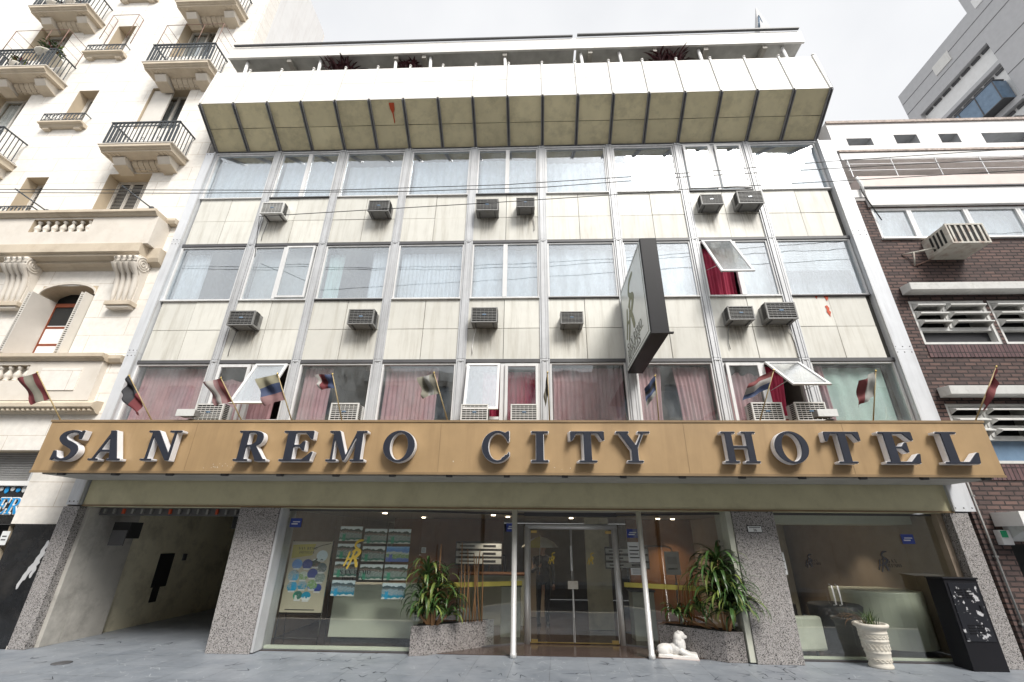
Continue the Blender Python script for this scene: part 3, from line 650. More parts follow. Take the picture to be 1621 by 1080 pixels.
# projecting top storey: sloped soffit, leaning parapet
ov = MB(); rb = MB(); fp = MB()
nP = 18; ow = (7.30-XL)/nP
A = (0.02, 11.60); Bp = (-1.0, 12.28); Tp = (-.86, 13.72)
def lerp(p, q_, t): return (p[0]+(q_[0]-p[0])*t, p[1]+(q_[1]-p[1])*t)
for i in range(nP):
    x0, x1 = XL+i*ow+.035, XL+(i+1)*ow-.035
    for t0, t1 in ((.01, .495), (.505, .99)):
        p0, p1 = lerp(A, Bp, t0), lerp(A, Bp, t1); j = rnd(-.006, .006)
        ov.hexa([(x0, p0[0], p0[1]+j), (x1, p0[0], p0[1]-j), (x1, p0[0]+.05, p0[1]+.07), (x0, p0[0]+.05, p0[1]+.07),
                 (x0, p1[0], p1[1]-j), (x1, p1[0], p1[1]+j), (x1, p1[0]+.05, p1[1]+.07), (x0, p1[0]+.05, p1[1]+.07)], 'soffit')
    for t0, t1 in ((.005, .52), (.528, .995)):
        p0, p1 = lerp(Bp, Tp, t0), lerp(Bp, Tp, t1)
        fp.hexa([(x0-.02, p0[0], p0[1]), (x1+.02, p0[0], p0[1]), (x1+.02, p0[0]+.06, p0[1]), (x0-.02, p0[0]+.06, p0[1]),
                 (x0-.02, p1[0], p1[1]), (x1+.02, p1[0], p1[1]), (x1+.02, p1[0]+.06, p1[1]), (x0-.02, p1[0]+.06, p1[1])], 'face_panel')
for i in range(nP+1):
    x = XL+i*ow
    for s in (-.028, .028):
        rb.hexa([(x+s-.012, A[0]-.02, A[1]-.06), (x+s+.012, A[0]-.02, A[1]-.06), (x+s+.012, A[0]+.05, A[1]+.07), (x+s-.012, A[0]+.05, A[1]+.07),
                 (x+s-.012, Bp[0]-.02, Bp[1]-.06), (x+s+.012, Bp[0]-.02, Bp[1]-.06), (x+s+.012, Bp[0]+.03, Bp[1]+.05), (x+s-.012, Bp[0]+.03, Bp[1]+.05)], 'rib')
    rb.hexa([(x-.02, A[0]-.012, A[1]-.02), (x+.02, A[0]-.012, A[1]-.02), (x+.02, A[0]+.05, A[1]+.07), (x-.02, A[0]+.05, A[1]+.07),
             (x-.02, Bp[0]-.012, Bp[1]-.02), (x+.02, Bp[0]-.012, Bp[1]-.02), (x+.02, Bp[0]+.03, Bp[1]+.05), (x-.02, Bp[0]+.03, Bp[1]+.05)], 'dark_trim')
    rb.hexa([(x-.022, Bp[0]-.035, Bp[1]-.0), (x+.022, Bp[0]-.035, Bp[1]-.0), (x+.022, Bp[0]-.004, Bp[1]-.0), (x-.022, Bp[0]-.004, Bp[1]-.0),
             (x-.022, Tp[0]-.035, Tp[1]+.02), (x+.022, Tp[0]-.035, Tp[1]+.02), (x+.022, Tp[0]-.004, Tp[1]+.02), (x-.022, Tp[0]-.004, Tp[1]+.02)], 'face_panel')
    rb.ell((x, Tp[0]-.02, Tp[1]+.04), (.04, .04, .035), 'face_panel', 8)
rb.box(XL-.03, 7.33, -.03, .1, 11.545, 11.595, 'dark_trim')
ov.build('overhang_soffit', hotel); fp.build('overhang_face', hotel); rb.build('overhang_ribs', hotel)
g = MB()
for x in (XL-.02, 7.27):
    g.hexa([(x, .06, 11.6), (x+.05, .06, 11.6), (x+.05, .1, 11.6), (x, .1, 11.6), (x, -.98, 12.29), (x+.05, -.98, 12.29), (x+.05, .1, 12.29), (x, .1, 12.29)], 'rib')
    g.hexa([(x, -.99, 12.292), (x+.05, -.99, 12.292), (x+.05, .1, 12.292), (x, .1, 12.292), (x, -.84, 13.72), (x+.05, -.84, 13.72), (x+.05, .1, 13.72), (x, .1, 13.72)], 'face_panel')
g.box(XL+.04, 7.26, -.85, 2.4, 12.9, 13.0, 'concrete')
g.box(XL+.04, 7.26, .105, .2, 11.62, 12.895, 'room')
pr = MB(); pr.tube([(7.36, -.96, 12.30), (7.44, -.78, 13.9)], .035, 'alu')
g.build('overhang_sides', hotel); pr.build('edge_rail', hotel)
# red primer stain on the soffit
q = MB()
pt = [(-4.00, .93), (-3.86, .93), (-3.87, .80), (-3.91, .74), (-3.905, .55), (-3.93, .53), (-3.94, .72), (-3.99, .82)]
vs_ = [(x, *(Vector(lerp(A, Bp, t))+Vector((-.014, -.016)))) for x, t in pt]
q.add(vs_+[(x, y, z+.004) for x, y, z in vs_], [tuple(range(8)), tuple(range(15, 7, -1))], 'rust_red'); q.build('red_stain', hotel)
# roof terrace: back wall, slab in two lengths, posts
rf = MB()
rf.box(-8.98, .95, -.80, 2.6, 14.38, 14.48, 'rooms_green'); rf.box(1.02, 7.22, -.80, 2.6, 14.38, 14.48, 'rooms_green')
rf.box(-8.98, .99, -.86, -.801, 14.36, 14.80, 'face_panel'); rf.box(.992, 7.26, -.86, -.801, 14.36, 14.82, 'face_panel')
rf.box(-8.9, .92, -.92, -.861, 14.83, 14.87, 'dark_trim'); rf.box(1.05, 7.2, -.93, -.861, 14.86, 14.90, 'dark_trim')
for x in (-7.2, -4.1, -3.3, -1.0, 1.4, 3.2, 4.6, 6.2): rf.box(x-.06, x+.06, -.79, 2.5, 14.24, 14.375, 'ceil')
rf.build('terrace_roof', hotel)
tw = MB(); tw.box(-8.9, 7.1, 2.3, 2.45, 13.01, 14.37, 'rooms_green'); tw.build('terrace_wall', hotel)
for x in (-8.45, -6.3, -4.1, -3.1, -.98, 1.17, 2.25, 4.45, 6.75):
    g = MB(); g.tube([(x+.05, -.72, 13.0), (x-.03, -.70, 14.37)], .045, 'white', 8); g.build('terrace_post', hotel)
# granite pillars
for x0, x1, lb in ((-9.32, -9.0, 'narrow granite pillar at the garage side'), (-5.83, -5.07, 'wide granite pillar between garage and shop window'), (3.34, 4.09, 'wide granite pillar with the number plate'), (7.20, 7.52, 'narrow granite pillar by the brick building')):
    nar = x1-x0 < .5; g = MB(); g.box(x0, x1, -.07, .10 if nar else .45, 0, 2.312, 'granite')
    if nar: g.box(x0+.02, -8.93 if x0 < 0 else x1-.02, .101, .45, 0, 2.312, 'concrete')
    o = g.build('pillar', hotel, bevel=.006); o['label'] = lb
g = MB(); g.box(-5.065, -5.02, -.04, .5, .02, 2.312, 'alu'); g.build('jamb', hotel)
g = MB(); g.box(3.24, 3.335, -.04, .5, .02, 2.312, 'sofa'); g.build('jamb', hotel)
# garage passage: yellow left wall, concrete pier, ramp
g = MB()
g.box(-9.25, -8.93, .452, 1.35, .0, 2.5, 'concrete')
g.box(-9.35, -9.0, 1.352, 14, -.5, 2.55, 'garage_wall')
g.box(-5.5, -5.4, .452, 14, -.5, 2.55, 'garage_wall')
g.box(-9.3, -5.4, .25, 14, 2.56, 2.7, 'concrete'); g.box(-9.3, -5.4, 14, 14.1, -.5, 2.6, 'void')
g.box(-8.9, -5.9, .3, .42, 2.17, 2.30, 'dark_trim')
for k in range(16): g.box(-8.8+k*.19, -8.76+k*.19, .26, .3, 2.2, 2.29, 'rust_red' if k % 5 == 2 else 'ac')
g.build('garage_walls', hotel)
g = MB(); g.box(-9.0+.003, -8.985, 2.35, 2.80, .72, 1.42, 'void'); g.box(-8.997, -8.983, 2.42, 2.62, .42, .719, 'void'); g.box(-8.997, -8.96, 3.1, 3.2, 1.25, 1.4, 'dark_trim'); g.build('wall_panel_box', hotel)
g = MB(); g.box(-8.7, -8.35, .5, .8, 1.75, 2.05, 'void'); g.box(-8.68, -8.37, .48, .5, 1.62, 1.9, 'dark_trim'); g.build('garage_speaker', hotel)
g = MB(); g.box(-6.35, -6.05, .6, .85, 1.95, 2.2, 'void'); g.build('garage_lamp_box', hotel)
# lobby shell
lb = MB()
lb.box(-5.39, 7.1, .2, 8, .003, .012, 'lobby_floor')
lb.box(-5.39, 7.1, .26, 8, 2.33, 2.45, 'ceil')
lb.box(-5.39, 7.1, 7.9, 8, .02, 2.32, 'lobby_wall')
lb.box(-5.39, -5.33, .5, 7.9, .02, 2.32, 'lobby_wall'); lb.box(7.09, 7.19, .10, 7.9, .02, 2.32, 'lobby_wall')
lb.box(-4.2, -1.1, 4.6, 4.7, .02, 2.32, 'wood'); lb.box(2.2, 3.9, 4.0, 4.1, .02, 2.32, 'wood')
lb.box(3.9, 4.0, .5, 4.1, .02, 2.32, 'lobby_wall'); lb.box(4.0, 6.9, 5.2, 5.3, .02, 2.32, 'sofa')
lb.box(5.2, 5.9, 5.0, 5.19, .02, 2.32, 'grey_wall')
lb.box(4.1, 7.0, .6, 1.4, 2.14, 2.325, 'counter')
lb.box(-.35, .0, 4.2, 4.3, .02, 2.0, 'lobby_wall'); lb.box(.95, 1.5, 2.6, 2.7, .02, 2.3, 'garage_wall')
lb.build('lobby_walls', hotel)
g = MB(); g.box(-5.0, -2.4, .24, .31, .012, .075, 'counter'); g.box(4.1, 7.05, .24, .31, .012, .06, 'counter'); g.build('shop_window_base', hotel)
def vglass(pts, z0, z1, seams=(), frame_top=True, name='shop_window'):
    (xa, ya), (xb, yb) = pts; d = Vector((xb-xa, yb-ya)).normalized(); n_ = Vector((-d.y, d.x))*.005
    mb = MB(); L_ = (Vector((xb, yb))-Vector((xa, ya))).length; cuts = [0]+list(seams)+[L_]
    for k in range(len(cuts)-1):
        a = Vector((xa, ya))+d*(cuts[k]+.003); b_ = Vector((xa, ya))+d*(cuts[k+1]-.003)
        mb.hexa([(a.x-n_.x, a.y-n_.y, z0), (b_.x-n_.x, b_.y-n_.y, z0), (b_.x+n_.x, b_.y+n_.y, z0), (a.x+n_.x, a.y+n_.y, z0),
                 (a.x-n_.x, a.y-n_.y, z1), (b_.x-n_.x, b_.y-n_.y, z1), (b_.x+n_.x, b_.y+n_.y, z1), (a.x+n_.x, a.y+n_.y, z1)], 'shop_glass')
    o = mb.build(name, hotel)
    n4 = n_*4; a = Vector((xa, ya)); b_ = Vector((xb, yb))
    for zz in ((z1, z1+.035), (z0-.02, z0)):
        f = MB(); f.hexa([(a.x-n4.x, a.y-n4.y, zz[0]), (b_.x-n4.x, b_.y-n4.y, zz[0]), (b_.x+n4.x, b_.y+n4.y, zz[0]), (a.x+n4.x, a.y+n4.y, zz[0]),
                (a.x-n4.x, a.y-n4.y, zz[1]), (b_.x-n4.x, b_.y-n4.y, zz[1]), (b_.x+n4.x, b_.y+n4.y, zz[1]), (a.x+n4.x, a.y+n4.y, zz[1])], 'dark_trim')
        f.build('frame', o)
    return o
vglass(((-5.01, .22), (-2.40, .22)), .03, 2.27, (.95,))
vglass(((-2.40, .22), (-.46, 1.12)), .03, 2.27, (.28, 1.2))
vglass(((1.46, 1.12), (3.25, .24)), .03, 2.27, (.5,))
vglass(((4.10, .22), (7.08, .22)), .03, 2.27, (.22, 1.05, 2.35))
# entrance door
dr = MB()
for x in (-.40, 1.40): dr.tube([(x, 1.12, 0), (x, 1.12, 2.06)], .056, 'steel', 14)
dr.tube([(-.44, 1.12, 2.06), (1.44, 1.12, 2.06)], .056, 'steel', 14)
dr.box(-.46, 1.46, 1.10, 1.14, 2.25, 2.33, 'dark_trim')
do = dr.build('entrance_door', hotel)
g = MB(); g.box(-.45, 1.45, 1.117, 1.123, 2.11, 2.25, 'shop_glass'); g.build('transom_pane', do)
for x0, x1 in ((-.34, .49), (.505, 1.34)):
    g = MB(); g.box(x0, x1, 1.117, 1.125, .04, 2.0, 'shop_glass'); g.box(x0, x0+.008, 1.112, 1.13, .04, 2.0, 'steel'); g.box(x1-.008, x1, 1.112, 1.13, .04, 2.0, 'steel')
    g.box(x0, x1, 1.112, 1.13, .03, .044, 'brass')
    g.box(x0+.02 if x0 < 0 else x1-.14, x0+.14 if x0 < 0 else x1-.02, 1.10, 1.14, .028, .085, 'brass'); g.box(x0+.02 if x0 < 0 else x1-.14, x0+.14 if x0 < 0 else x1-.02, 1.10, 1.14, 1.93, 1.98, 'brass')
    g.build('door_leaf', do)
g = MB(); g.box(.40, .60, 1.06, 1.11, .93, 1.07, 'clay'); g.tube([(.50, 1.06, .93), (.50, 1.06, .45)], .012, 'steel'); g.tube([(.485, 1.05, 1.25), (.485, 1.05, 1.7)], .022, 'steel'); g.build('handle', do, bevel=.008)
for x, y in ((-.62, .04), (1.70, .14)):
    g = MB(); g.lathe([(.056, 0), (.056, .07), (.048, .075), (.048, 2.315)], (x, y, 0), 'steel', 18); o = g.build('post', hotel)
    o['label'] = 'brushed steel entrance post'
# shop door handle on the right-hand glass
g = MB(); g.tube([(4.92, .19, .82), (4.92, .12, .84), (4.92, .12, 1.12), (4.92, .19, 1.14)], .012, 'steel'); g.tube([(5.02, .19, .82), (5.02, .12, .84), (5.02, .12, 1.12), (5.02, .19, 1.14)], .012, 'steel'); g.build('pull_handle', hotel)
# glass logos, stickers
def flat(x0, y, z0): return lambda a, c_, d: (x0+a, y+d, z0+c_)
for x0, y, z0, s, m in ((-3.80, .205, 1.34, .38, 'gold_logo'), (.02, 1.09, 1.38, .17, 'gold_logo'), (.80, 1.09, 1.38, .17, 'gold_logo'), (4.60, .205, 1.42, .17, 'ink'), (5.86, .205, 1.38, .26, 'ink')):
    g = MB(); glyph_mesh(g, LOGO, 26, .01, lambda a, c_, d: (x0+a*s, y+d, z0+c_*s), 0, .004, m, m)
    if m == 'ink':
        text(g, 'SAN', s*.22, flat(x0+s*.75, y, z0+s*.42), 0, .004, m, res=10); text(g, 'REMO', s*.22, flat(x0+s*.70, y, z0+s*.14), 0, .004, m, res=10)
    elif s > .3:
        text(g, 'SAN REMO', .075, flat(x0-.04, y, z0-.15), 0, .004, 'ink', res=10); text(g, 'HOTELES', .06, flat(x0+.02, y, z0-.25), 0, .004, 'ink', res=10)
    g.build('glass_logo', hotel)
for x, y, z in ((-4.95, .2, 1.98), (-.82, .9, 1.95), (1.62, .98, 1.86), (6.42, .2, 1.80)):
    g = MB(); g.box(x, x+.22, y, y+.004, z, z+.16, 'blue_sticker'); g.box(x+.03, x+.15, y-.002, y-.001, z+.05, z+.07, 'paper'); g.box(x+.05, x+.19, y-.002, y-.001, z+.09, z+.105, 'paper'); g.build('sticker', hotel)
for x, y, z, w2, h2 in ((1.60, .93, 1.42, .26, .36), (1.62, .90, 1.20, .26, .12), (4.14, .205, 1.28, .12, .36), (-2.45, .6, 1.55, .09, .1)):
    g = MB(); g.box(x, x+w2, y, y+.004, z, z+h2, 'paper')
    for k in range(4): g.box(x+w2*.12, x+w2*(.85-.1*(k % 2)), y-.003, y-.001, z+h2*(.2+.18*k), z+h2*(.25+.18*k), 'ink')
    g.build('notice', hotel)
g = MB()
d = Vector((1.79, -.88)).normalized()
for (xa, ya), (xb, yb) in (((-2.3, .26), (-.5, 1.10)), ((1.5, 1.08), (3.2, .25))):
    g.hexa([(xa, ya-.012, .98), (xb, yb-.012, .98), (xb, yb-.009, .98), (xa, ya-.009, .98), (xa, ya-.012, 1.06), (xb, yb-.012, 1.06), (xb, yb-.009, 1.06), (xa, ya-.009, 1.06)], 'poster_yellow')
    g.build('safety_band', hotel); g = MB()
# lobby downlights, several of them added as fill to brighten counter, lounge and umbrella
for x, y in ((-1.2, 2.2), (-.9, 3.0), (2.9, 3.4), (3.3, 3.5), (5.0, 3.6), (6.0, 3.6), (4.9, 1.9), (-3.2, 3.8), (5.5, 4.4), (6.4, 2.4), (.7, 3.4), (-3.6, 1.7)):
    g = MB(); g.lathe([(.05, 0), (.05, .02)], (x, y, 2.305), 'lamp', 12); o = g.build('downlight_or_fill', hotel)
    l = bpy.data.lights.new('downlight_or_fill_glow', 'SPOT'); l.energy = 30; l.color = (1, .84, .66); l.spot_size = 1.6; l.spot_blend = .6; l.shadow_soft_size = .04
    lo = bpy.data.objects.new('downlight_or_fill_glow', l); C.objects.link(lo); lo.location = (x, y, 2.29)
# street number plate
g = MB(); g.box(3.565, 3.825, -.085, -.071, 1.96, 2.075, 'ink'); g.box(3.575, 3.815, -.089, -.0855, 1.97, 2.065, 'paper')
text(g, '36', .045, flat(3.665, -.092, 1.978), 0, .002, 'ink', res=12)
for k in range(9): g.box(3.60+k*.022, 3.615+k*.022, -.092, -.0895, 2.038, 2.052, 'ink')
tag(g.build('number_plate'), 'small white plate numbered 36 on the granite pillar right of the entrance', 'number plate')

# ================================================================== CANOPY WITH LETTERS
cn = thing('sign_canopy', 'long tan box canopy over the ground floor reading SAN REMO CITY HOTEL', 'canopy', (0, 0, 0))
g = MB(); CY = -1.10
g.box(-9.12, 7.42, CY, -.12, 2.83, 3.70, 'gold'); g.box(-9.14, 7.44, CY-.015, -.12, 3.702, 3.74, 'gold_dark'); g.box(-9.13, 7.43, CY-.008, CY-.001, 2.80, 2.84, 'gold_dark')
g.build('canopy_box', cn)
g = MB()
for x in (-6.35, -1.9, 2.35, 5.05): g.box(x-.003, x+.003, CY-.003, CY-.0005, 2.845, 3.698, 'gold_dark')
g.build('seams', cn)
q = MB(); random.seed(5)
for cx, cz, n_ in ((-5.9, 2.92, 9), (-5.55, 2.93, 6), (-1.6, 3.0, 3), (.2, 2.9, 3)):
    for k in range(n_):
        a, b_ = cx+rnd(-.16, .16), cz+rnd(-.03, .05); w3 = rnd(.004, .016); q.add([(a, CY-.002, b_), (a+w3, CY-.002, b_+rnd(-.004, .006)), (a+w3*.7, CY-.002, b_+rnd(.006, .02)), (a-.003, CY-.002, b_+.006)], [(0, 1, 2, 3)], 'clay')
q.build('paint_chips', cn)
g = MB(); g.box(-9.0, 7.3, CY+.1, -.10, 2.79, 2.828, 'ceil')
g.build('canopy_soffit', cn)
for k in range(17):
    x = -8.6+k*.985; g = MB(); g.prism([(CY+.02, 2.828), (CY+.17, 2.828), (CY+.08, 2.765), (CY+.03, 2.765)], x-.05, x+.05, 'x', 'dark_trim'); g.build('bracket', cn)
g = MB(); g.box(-9.1, -9.02, -.13, -.08, 2.82, 3.7, 'dark_trim'); g.box(7.32, 7.4, -.13, -.08, 2.82, 3.7, 'dark_trim'); g.build('wall_fixing', cn)
for ch, cx in (('S', -8.47), ('A', -7.72), ('N', -6.77), ('R', -5.14), ('E', -4.34), ('M', -3.48), ('O', -2.57), ('C', -.90), ('I', -.155), ('T', .615), ('Y', 1.43), ('H', 3.19), ('O', 4.03), ('T', 4.89), ('E', 5.78), ('L', 6.71)):
    H_ = .515; w2 = {'I': .29, 'S': .47, 'C': .48, 'O': .545, 'N': .60, 'M': .66}.get(ch, .57)/(G[ch][0]*H_)
    tw_ = -.04 if (ch == 'T' and cx < 1) else 0
    def fn(a, c_, d, cx=cx, w2=w2): return (cx+(a-G[ch][0]/2)*H_*w2+tw_*(-d*6), CY-d, 2.995+c_*H_)
    l = MB(); glyph_mesh(l, G[ch], 42, .0, fn, .165, .145, 'letter_face', 'letter_face'); o = l.build('letter', cn)
    l = MB(); glyph_mesh(l, G[ch], 42, .012, fn, .1445, .03, 'letter_side', 'letter_side'); l.build('letter_back', o)
# ================================================================== PROJECTING SIGN
ps = thing('projecting_sign', 'black framed square box sign sticking out from the facade, lettered SAN REMO HOTELES', 'sign', (1.70, 0, 4.95))
g = MB(); g.box(0, .30, -2.15, -.17, 0, 1.92, 'black'); g.build('sign_box', ps, bevel=.008)
def sf(a, c_, d): return (-.012-d, -.25-a, .07+c_)   # a runs from the wall outwards
g = MB(); g.box(-.010, -.002, -2.11, -.21, .04, 1.88, 'sign_face'); g.build('sign_face', ps)
g = MB()
for y0, y1, z0, z1 in ((-2.06, -.26, 1.825, 1.835), (-2.06, -.26, .085, .095), (-2.06, -2.05, .095, 1.825), (-.27, -.26, .095, 1.825)): g.box(-.014, -.0105, y0, y1, z0, z1, 'sign_dark')
glyph_mesh(g, LOGO, 34, .012, lambda a, c_, d: (-.0125-d, -.42-a*1.12, .66+c_*.90), .002, 0, 'olive', 'olive')
text(g, 'SAN REMO', .17, lambda a, c_, d: (-.0125-d, -.42-a, .36+c_), .002, 0, 'sign_dark', sp=.12, res=14)
text(g, 'HOTELES', .17, lambda a, c_, d: (-.0125-d, -.42-a, .14+c_), .002, 0, 'sign_dark', sp=.12, res=14)
g.box(-.0145, -.0105, -1.75, -.42, .335, .345, 'olive')
g.build('sign_lettering', ps)
for z in (.4, 1.5): g = MB(); g.tube([(.15, -.17, z), (.15, 0, z)], .03, 'black'); g.build('bracket', ps)
g = MB(); g.box(-.01, .36, -2.17, -2.12, -.012, .012, 'black'); g.build('lug', ps)

# ================================================================== AIR CONDITIONERS
def ac(pale=False, name='air_conditioner', w2=.56, h2=.34, dep=.32):
    t = thing(name, None, 'air conditioner')
    cm = 'ac_white' if pale else 'ac'
    a = MB(); x0, x1, z0, z1 = -w2/2, w2/2, -h2/2, h2/2
    a.box(x0, x1, -dep+.03, 0, z0, z1, cm)
    frame(a, x0-.006, x1+.006, z0-.006, z1+.006, -dep, -dep+.0295, .026, cm)
    for s, xx in ((-1, x0), (1, x1)):
        for k in range(9): a.box(xx+s*.001, xx+s*.006, -dep+.05, -dep+.19, z0+.05+k*.035, z0+.068+k*.035, 'void')
    a.build('casing', t)
    gr = MB(); gr.box(x0+.02, x1-.02, -dep+.026, -dep+.0295, z0+.02, z1-.02, 'void')
    n = 8
    for k in range(1, n): zz = z0+.02+(h2-.04)*k/n; gr.box(x0+.02, x1-.02, -dep+.004, -dep+.016, zz-.006, zz+.006, cm)
    for k in range(1, 6): xx = x0+.02+(w2-.04)*k/6; gr.box(xx-.005, xx+.005, -dep+.017, -dep+.0255, z0+.02, z1-.02, cm)
    gr.box(-.04, .04, -dep-.002, -dep+.0035, -.008, .02, 'blue_glass'); gr.build('grille', t)
    for xx in (-w2*.35, w2*.35):
        br = MB(); br.prism([(-.02, z0-.001), (-dep*.8, z0-.001), (-dep*.8, z0-.022), (-.02, z0-.022)], xx-.012, xx+.012, 'x', 'dark_trim')
        br.build('bracket', t)
    return t
acd, acp = ac(), ac(True)
used = {}; nac = 0
top, mid, low = 'top row of air conditioners', 'middle row of air conditioners', 'bottom row of air conditioners'
ACS = [
 (-6.66, 9.22, 1, .98, 'pale grey air conditioner at the left end of the highest row'),
 (-4.00, 9.23, 0, .92, 'grey air conditioner second from the left in the highest row'),
 (-1.34, 9.21, 0, .98, 'grey air conditioner, left one of the close pair in the centre of the highest row'),
 (-.41, 9.26, 0, .80, 'smallest grey air conditioner, right one of the central pair in the highest row'),
 (4.04, 9.26, 0, .92, 'grey air conditioner, left one of the right-hand pair in the highest row'),
 (4.95, 9.31, 0, 1.06, 'grey air conditioner at the right end of the highest row'),
 (-6.62, 6.17, 0, 1.02, 'dark grey air conditioner at the left end of the middle row'),
 (-3.97, 6.18, 0, 1., 'grey air conditioner second from the left in the middle row'),
 (-1.29, 6.20, 0, 1., 'grey air conditioner third from the left in the middle row'),
 (.58, 6.12, 0, .86, 'small grey air conditioner left of the projecting black sign'),
 (4.13, 6.20, 0, .94, 'dark grey air conditioner under the open middle window'),
 (4.97, 6.25, 0, 1.10, 'large dark grey air conditioner at the right end of the middle row'),
 (-6.72, 4.06, 1, 1., 'pale air conditioner on the canopy beside the left floodlight'),
 (-3.98, 4.07, 1, 1., 'pale air conditioner behind the dark blue and red flag'),
 (-1.40, 4.06, 1, .95, 'pale air conditioner under the slightly open sash'),
 (-.43, 4.06, 1, .93, 'pale air conditioner left of the drooping dark flag'),
 (4.22, 4.08, 1, 1.02, 'pale air conditioner left of the right-hand floodlight'),
 (5.03, 4.08, 1, 1.02, 'pale air conditioner right behind the right-hand floodlight')]
for x, z, p, s, lab in ACS:
    src = acp if p else acd
    if p not in used: o = src; used[p] = 1
    else:
        o = copy_tree(src)
        for ch in list(o.children):
            if ch.name.startswith('drain_hose'): bpy.data.objects.remove(ch)
    nac += 1
    if nac in (1, 4, 7, 9, 11, 12):      # drain hoses
        h_ = MB(); sx_ = -1 if nac % 2 else 1; h_.tube([(sx_*.2, -.06, -.17), (sx_*.21, -.05, -.26), (sx_*.24, -.025, -.36), (sx_*.27, -.02, -.62), (sx_*.26, -.02, -.78)], .009, 'ac' if nac % 3 else 'white', 6); h_.build('drain_hose', o)
    o.location = (x*1.016-.0045, 0, 1.81+(z-1.81)*1.016); o.scale = (s, 1, s*(1+.04*math.sin(x*9))); o['label'] = lab; o['group'] = 'window air conditioners on the hotel facade'
random.seed(9)
for x, z, p, s_, lab in ACS[:12]:      # rain run-off marks on the panels below the units
    xx = x*1.016; zc = 1.81+(z-1.81)*1.016; zb = max([h_+.06 for h_ in HEAD if h_ < zc-.2]); w4 = .30*s_*rnd(.9, 1.3)
    q = MB(); q.add([(xx-w4, -.0125, zb), (xx+w4, -.0125, zb), (xx+w4, -.0125, zc-.10), (xx-w4, -.0125, zc-.10)], [(0, 1, 2, 3)], 'stain'); q.build('run_stain', hotel)
# ================================================================== FLOODLIGHTS
def flood(x, z, lab):
    t = thing('floodlight', lab, 'floodlight', (x, -1.0, z), 'floodlights on the canopy edge')
    g = MB(); g.box(-.15, .15, -.16, .02, -.05, .05, 'ac'); g.box(-.17, .17, -.18, -.161, -.065, .065, 'ac_white')
    for k in range(6): g.box(-.12+k*.045, -.11+k*.045, -.14, .0, .051, .075, 'ac')
    g.build('lamp_housing', t, bevel=.006)
    g = MB(); g.tube([(.08, -.06, -.04), (.08, -.04, -.09)], .012, 'ac'); g.box(.02, .14, -.1, .02, -.105, -.09, 'ac'); g.build('mount', t)
flood(-6.60, 3.86, 'grey floodlight on the left part of the canopy edge'); flood(4.83, 3.86, 'grey floodlight on the right part of the canopy edge')

# ================================================================== FLAGS
fm = {}
def fcol(name, c):
    if name not in M: M[name] = simple(name, c, .75, vary=.12, scale=6, bmp=.1, dirt_or_haze=tuple(x*.5 for x in c), dirt_amt=.4)
    return name
CRED = fcol('flag_red', (.19, .05, .05)); CBLU = fcol('flag_blue', (.05, .07, .14)); CBLK = fcol('flag_black', (.03, .03, .035)); CWHT = fcol('flag_white', (.38, .36, .34))
CYEL = fcol('flag_yellow', (.28, .26, .18)); COLV = fcol('flag_olive', (.20, .19, .15)); CPNK = fcol('flag_pink', (.26, .15, .15)); CGRY = fcol('flag_grey', (.30, .30, .28)); CDRD = fcol('flag_dark_red', (.16, .03, .035)); CLBL = fcol('flag_light_blue', (.12, .25, .48))
def flag(base, tip, out, drop, width, cols, lab, bands='v', curl=.05, start=.45):
    t = thing('flag', lab, 'flag', base, 'row of small flags on the canopy')
    bV, tV = Vector(base), Vector(tip); d = tV-bV
    g = MB(); g.tube([(0, 0, -.02), d], [.012, .008], 'pole_wood', 8); g.ell(d, (.016, .016, .022), 'brass', 8); g.build('pole', t)
    c_ = MB(); nu, nv = 12, 18; vs_ = []; ph = rnd(0, 6)
    for i in range(nu+1):
        for j in range(nv+1):
            u, v = i/nu, j/nv
            p = d*(1-u*(1-start))
            wq = width*.82; off = Vector((out[0]*v*wq, out[1]*v*wq, -drop*v**1.15*wq))
            wv = curl*math.sin(v*9+u*2+ph)*v; wv2 = curl*.8*math.sin(u*8+v*3+ph*1.7)*(.3+v*.7)
            vs_.append(p+off+Vector((wv2*.35, wv+wv2, wv*.5)))
    for i in range(nu):
        for j in range(nv):
            k = (j/nv if bands == 'v' else i/nu); cc = cols[min(int(k*len(cols)), len(cols)-1)]
            c_.add([vs_[i*(nv+1)+j], vs_[i*(nv+1)+j+1], vs_[(i+1)*(nv+1)+j+1], vs_[(i+1)*(nv+1)+j]], [(0, 1, 2, 3)], cc, True)
    o = c_.build('flag_cloth', t)
    bm = bmesh.new(); bm.from_mesh(o.data); bmesh.ops.remove_doubles(bm, verts=bm.verts, dist=1e-5); bmesh.ops.recalc_face_normals(bm, faces=bm.faces); bm.to_mesh(o.data); bm.free()
Z0 = 3.74; y0, y1 = -1.0, -1.3
flag((-9.05, y0, Z0), (-9.62, y1, 4.60), (-1, -.1), .45, .36, [CDRD, COLV, CDRD], 'brown and olive flag with dark red edges at the left end of the canopy', curl=.03)
flag((-7.30, y0, Z0), (-7.80, y1, 4.53), (-.25, .1), 1.3, .28, [CBLK, CBLK, CDRD], 'drooping black and dark red flag, second from the left', 'h', curl=.07)
flag((-5.60, y0, Z0), (-6.03, y1, 4.48), (-1, .05), .25, .40, [CRED, CPNK, CWHT, CPNK], 'faded red, white and pink flag', curl=.04)
flag((-4.67, y0, Z0), (-4.98, y1, 4.56), (-1, -.05), .35, .42, [CYEL, CBLU, CPNK], 'yellow, blue and red striped flag before the tilted sash', 'h', curl=.04)
flag((-3.74, y0, Z0), (-3.95, y1, 4.55), (-1, .1), .05, .36, [CBLU, CBLU, CDRD, CDRD, CWHT], 'narrow flag, dark blue at the pole and dark red at the end', curl=.05, start=.70)
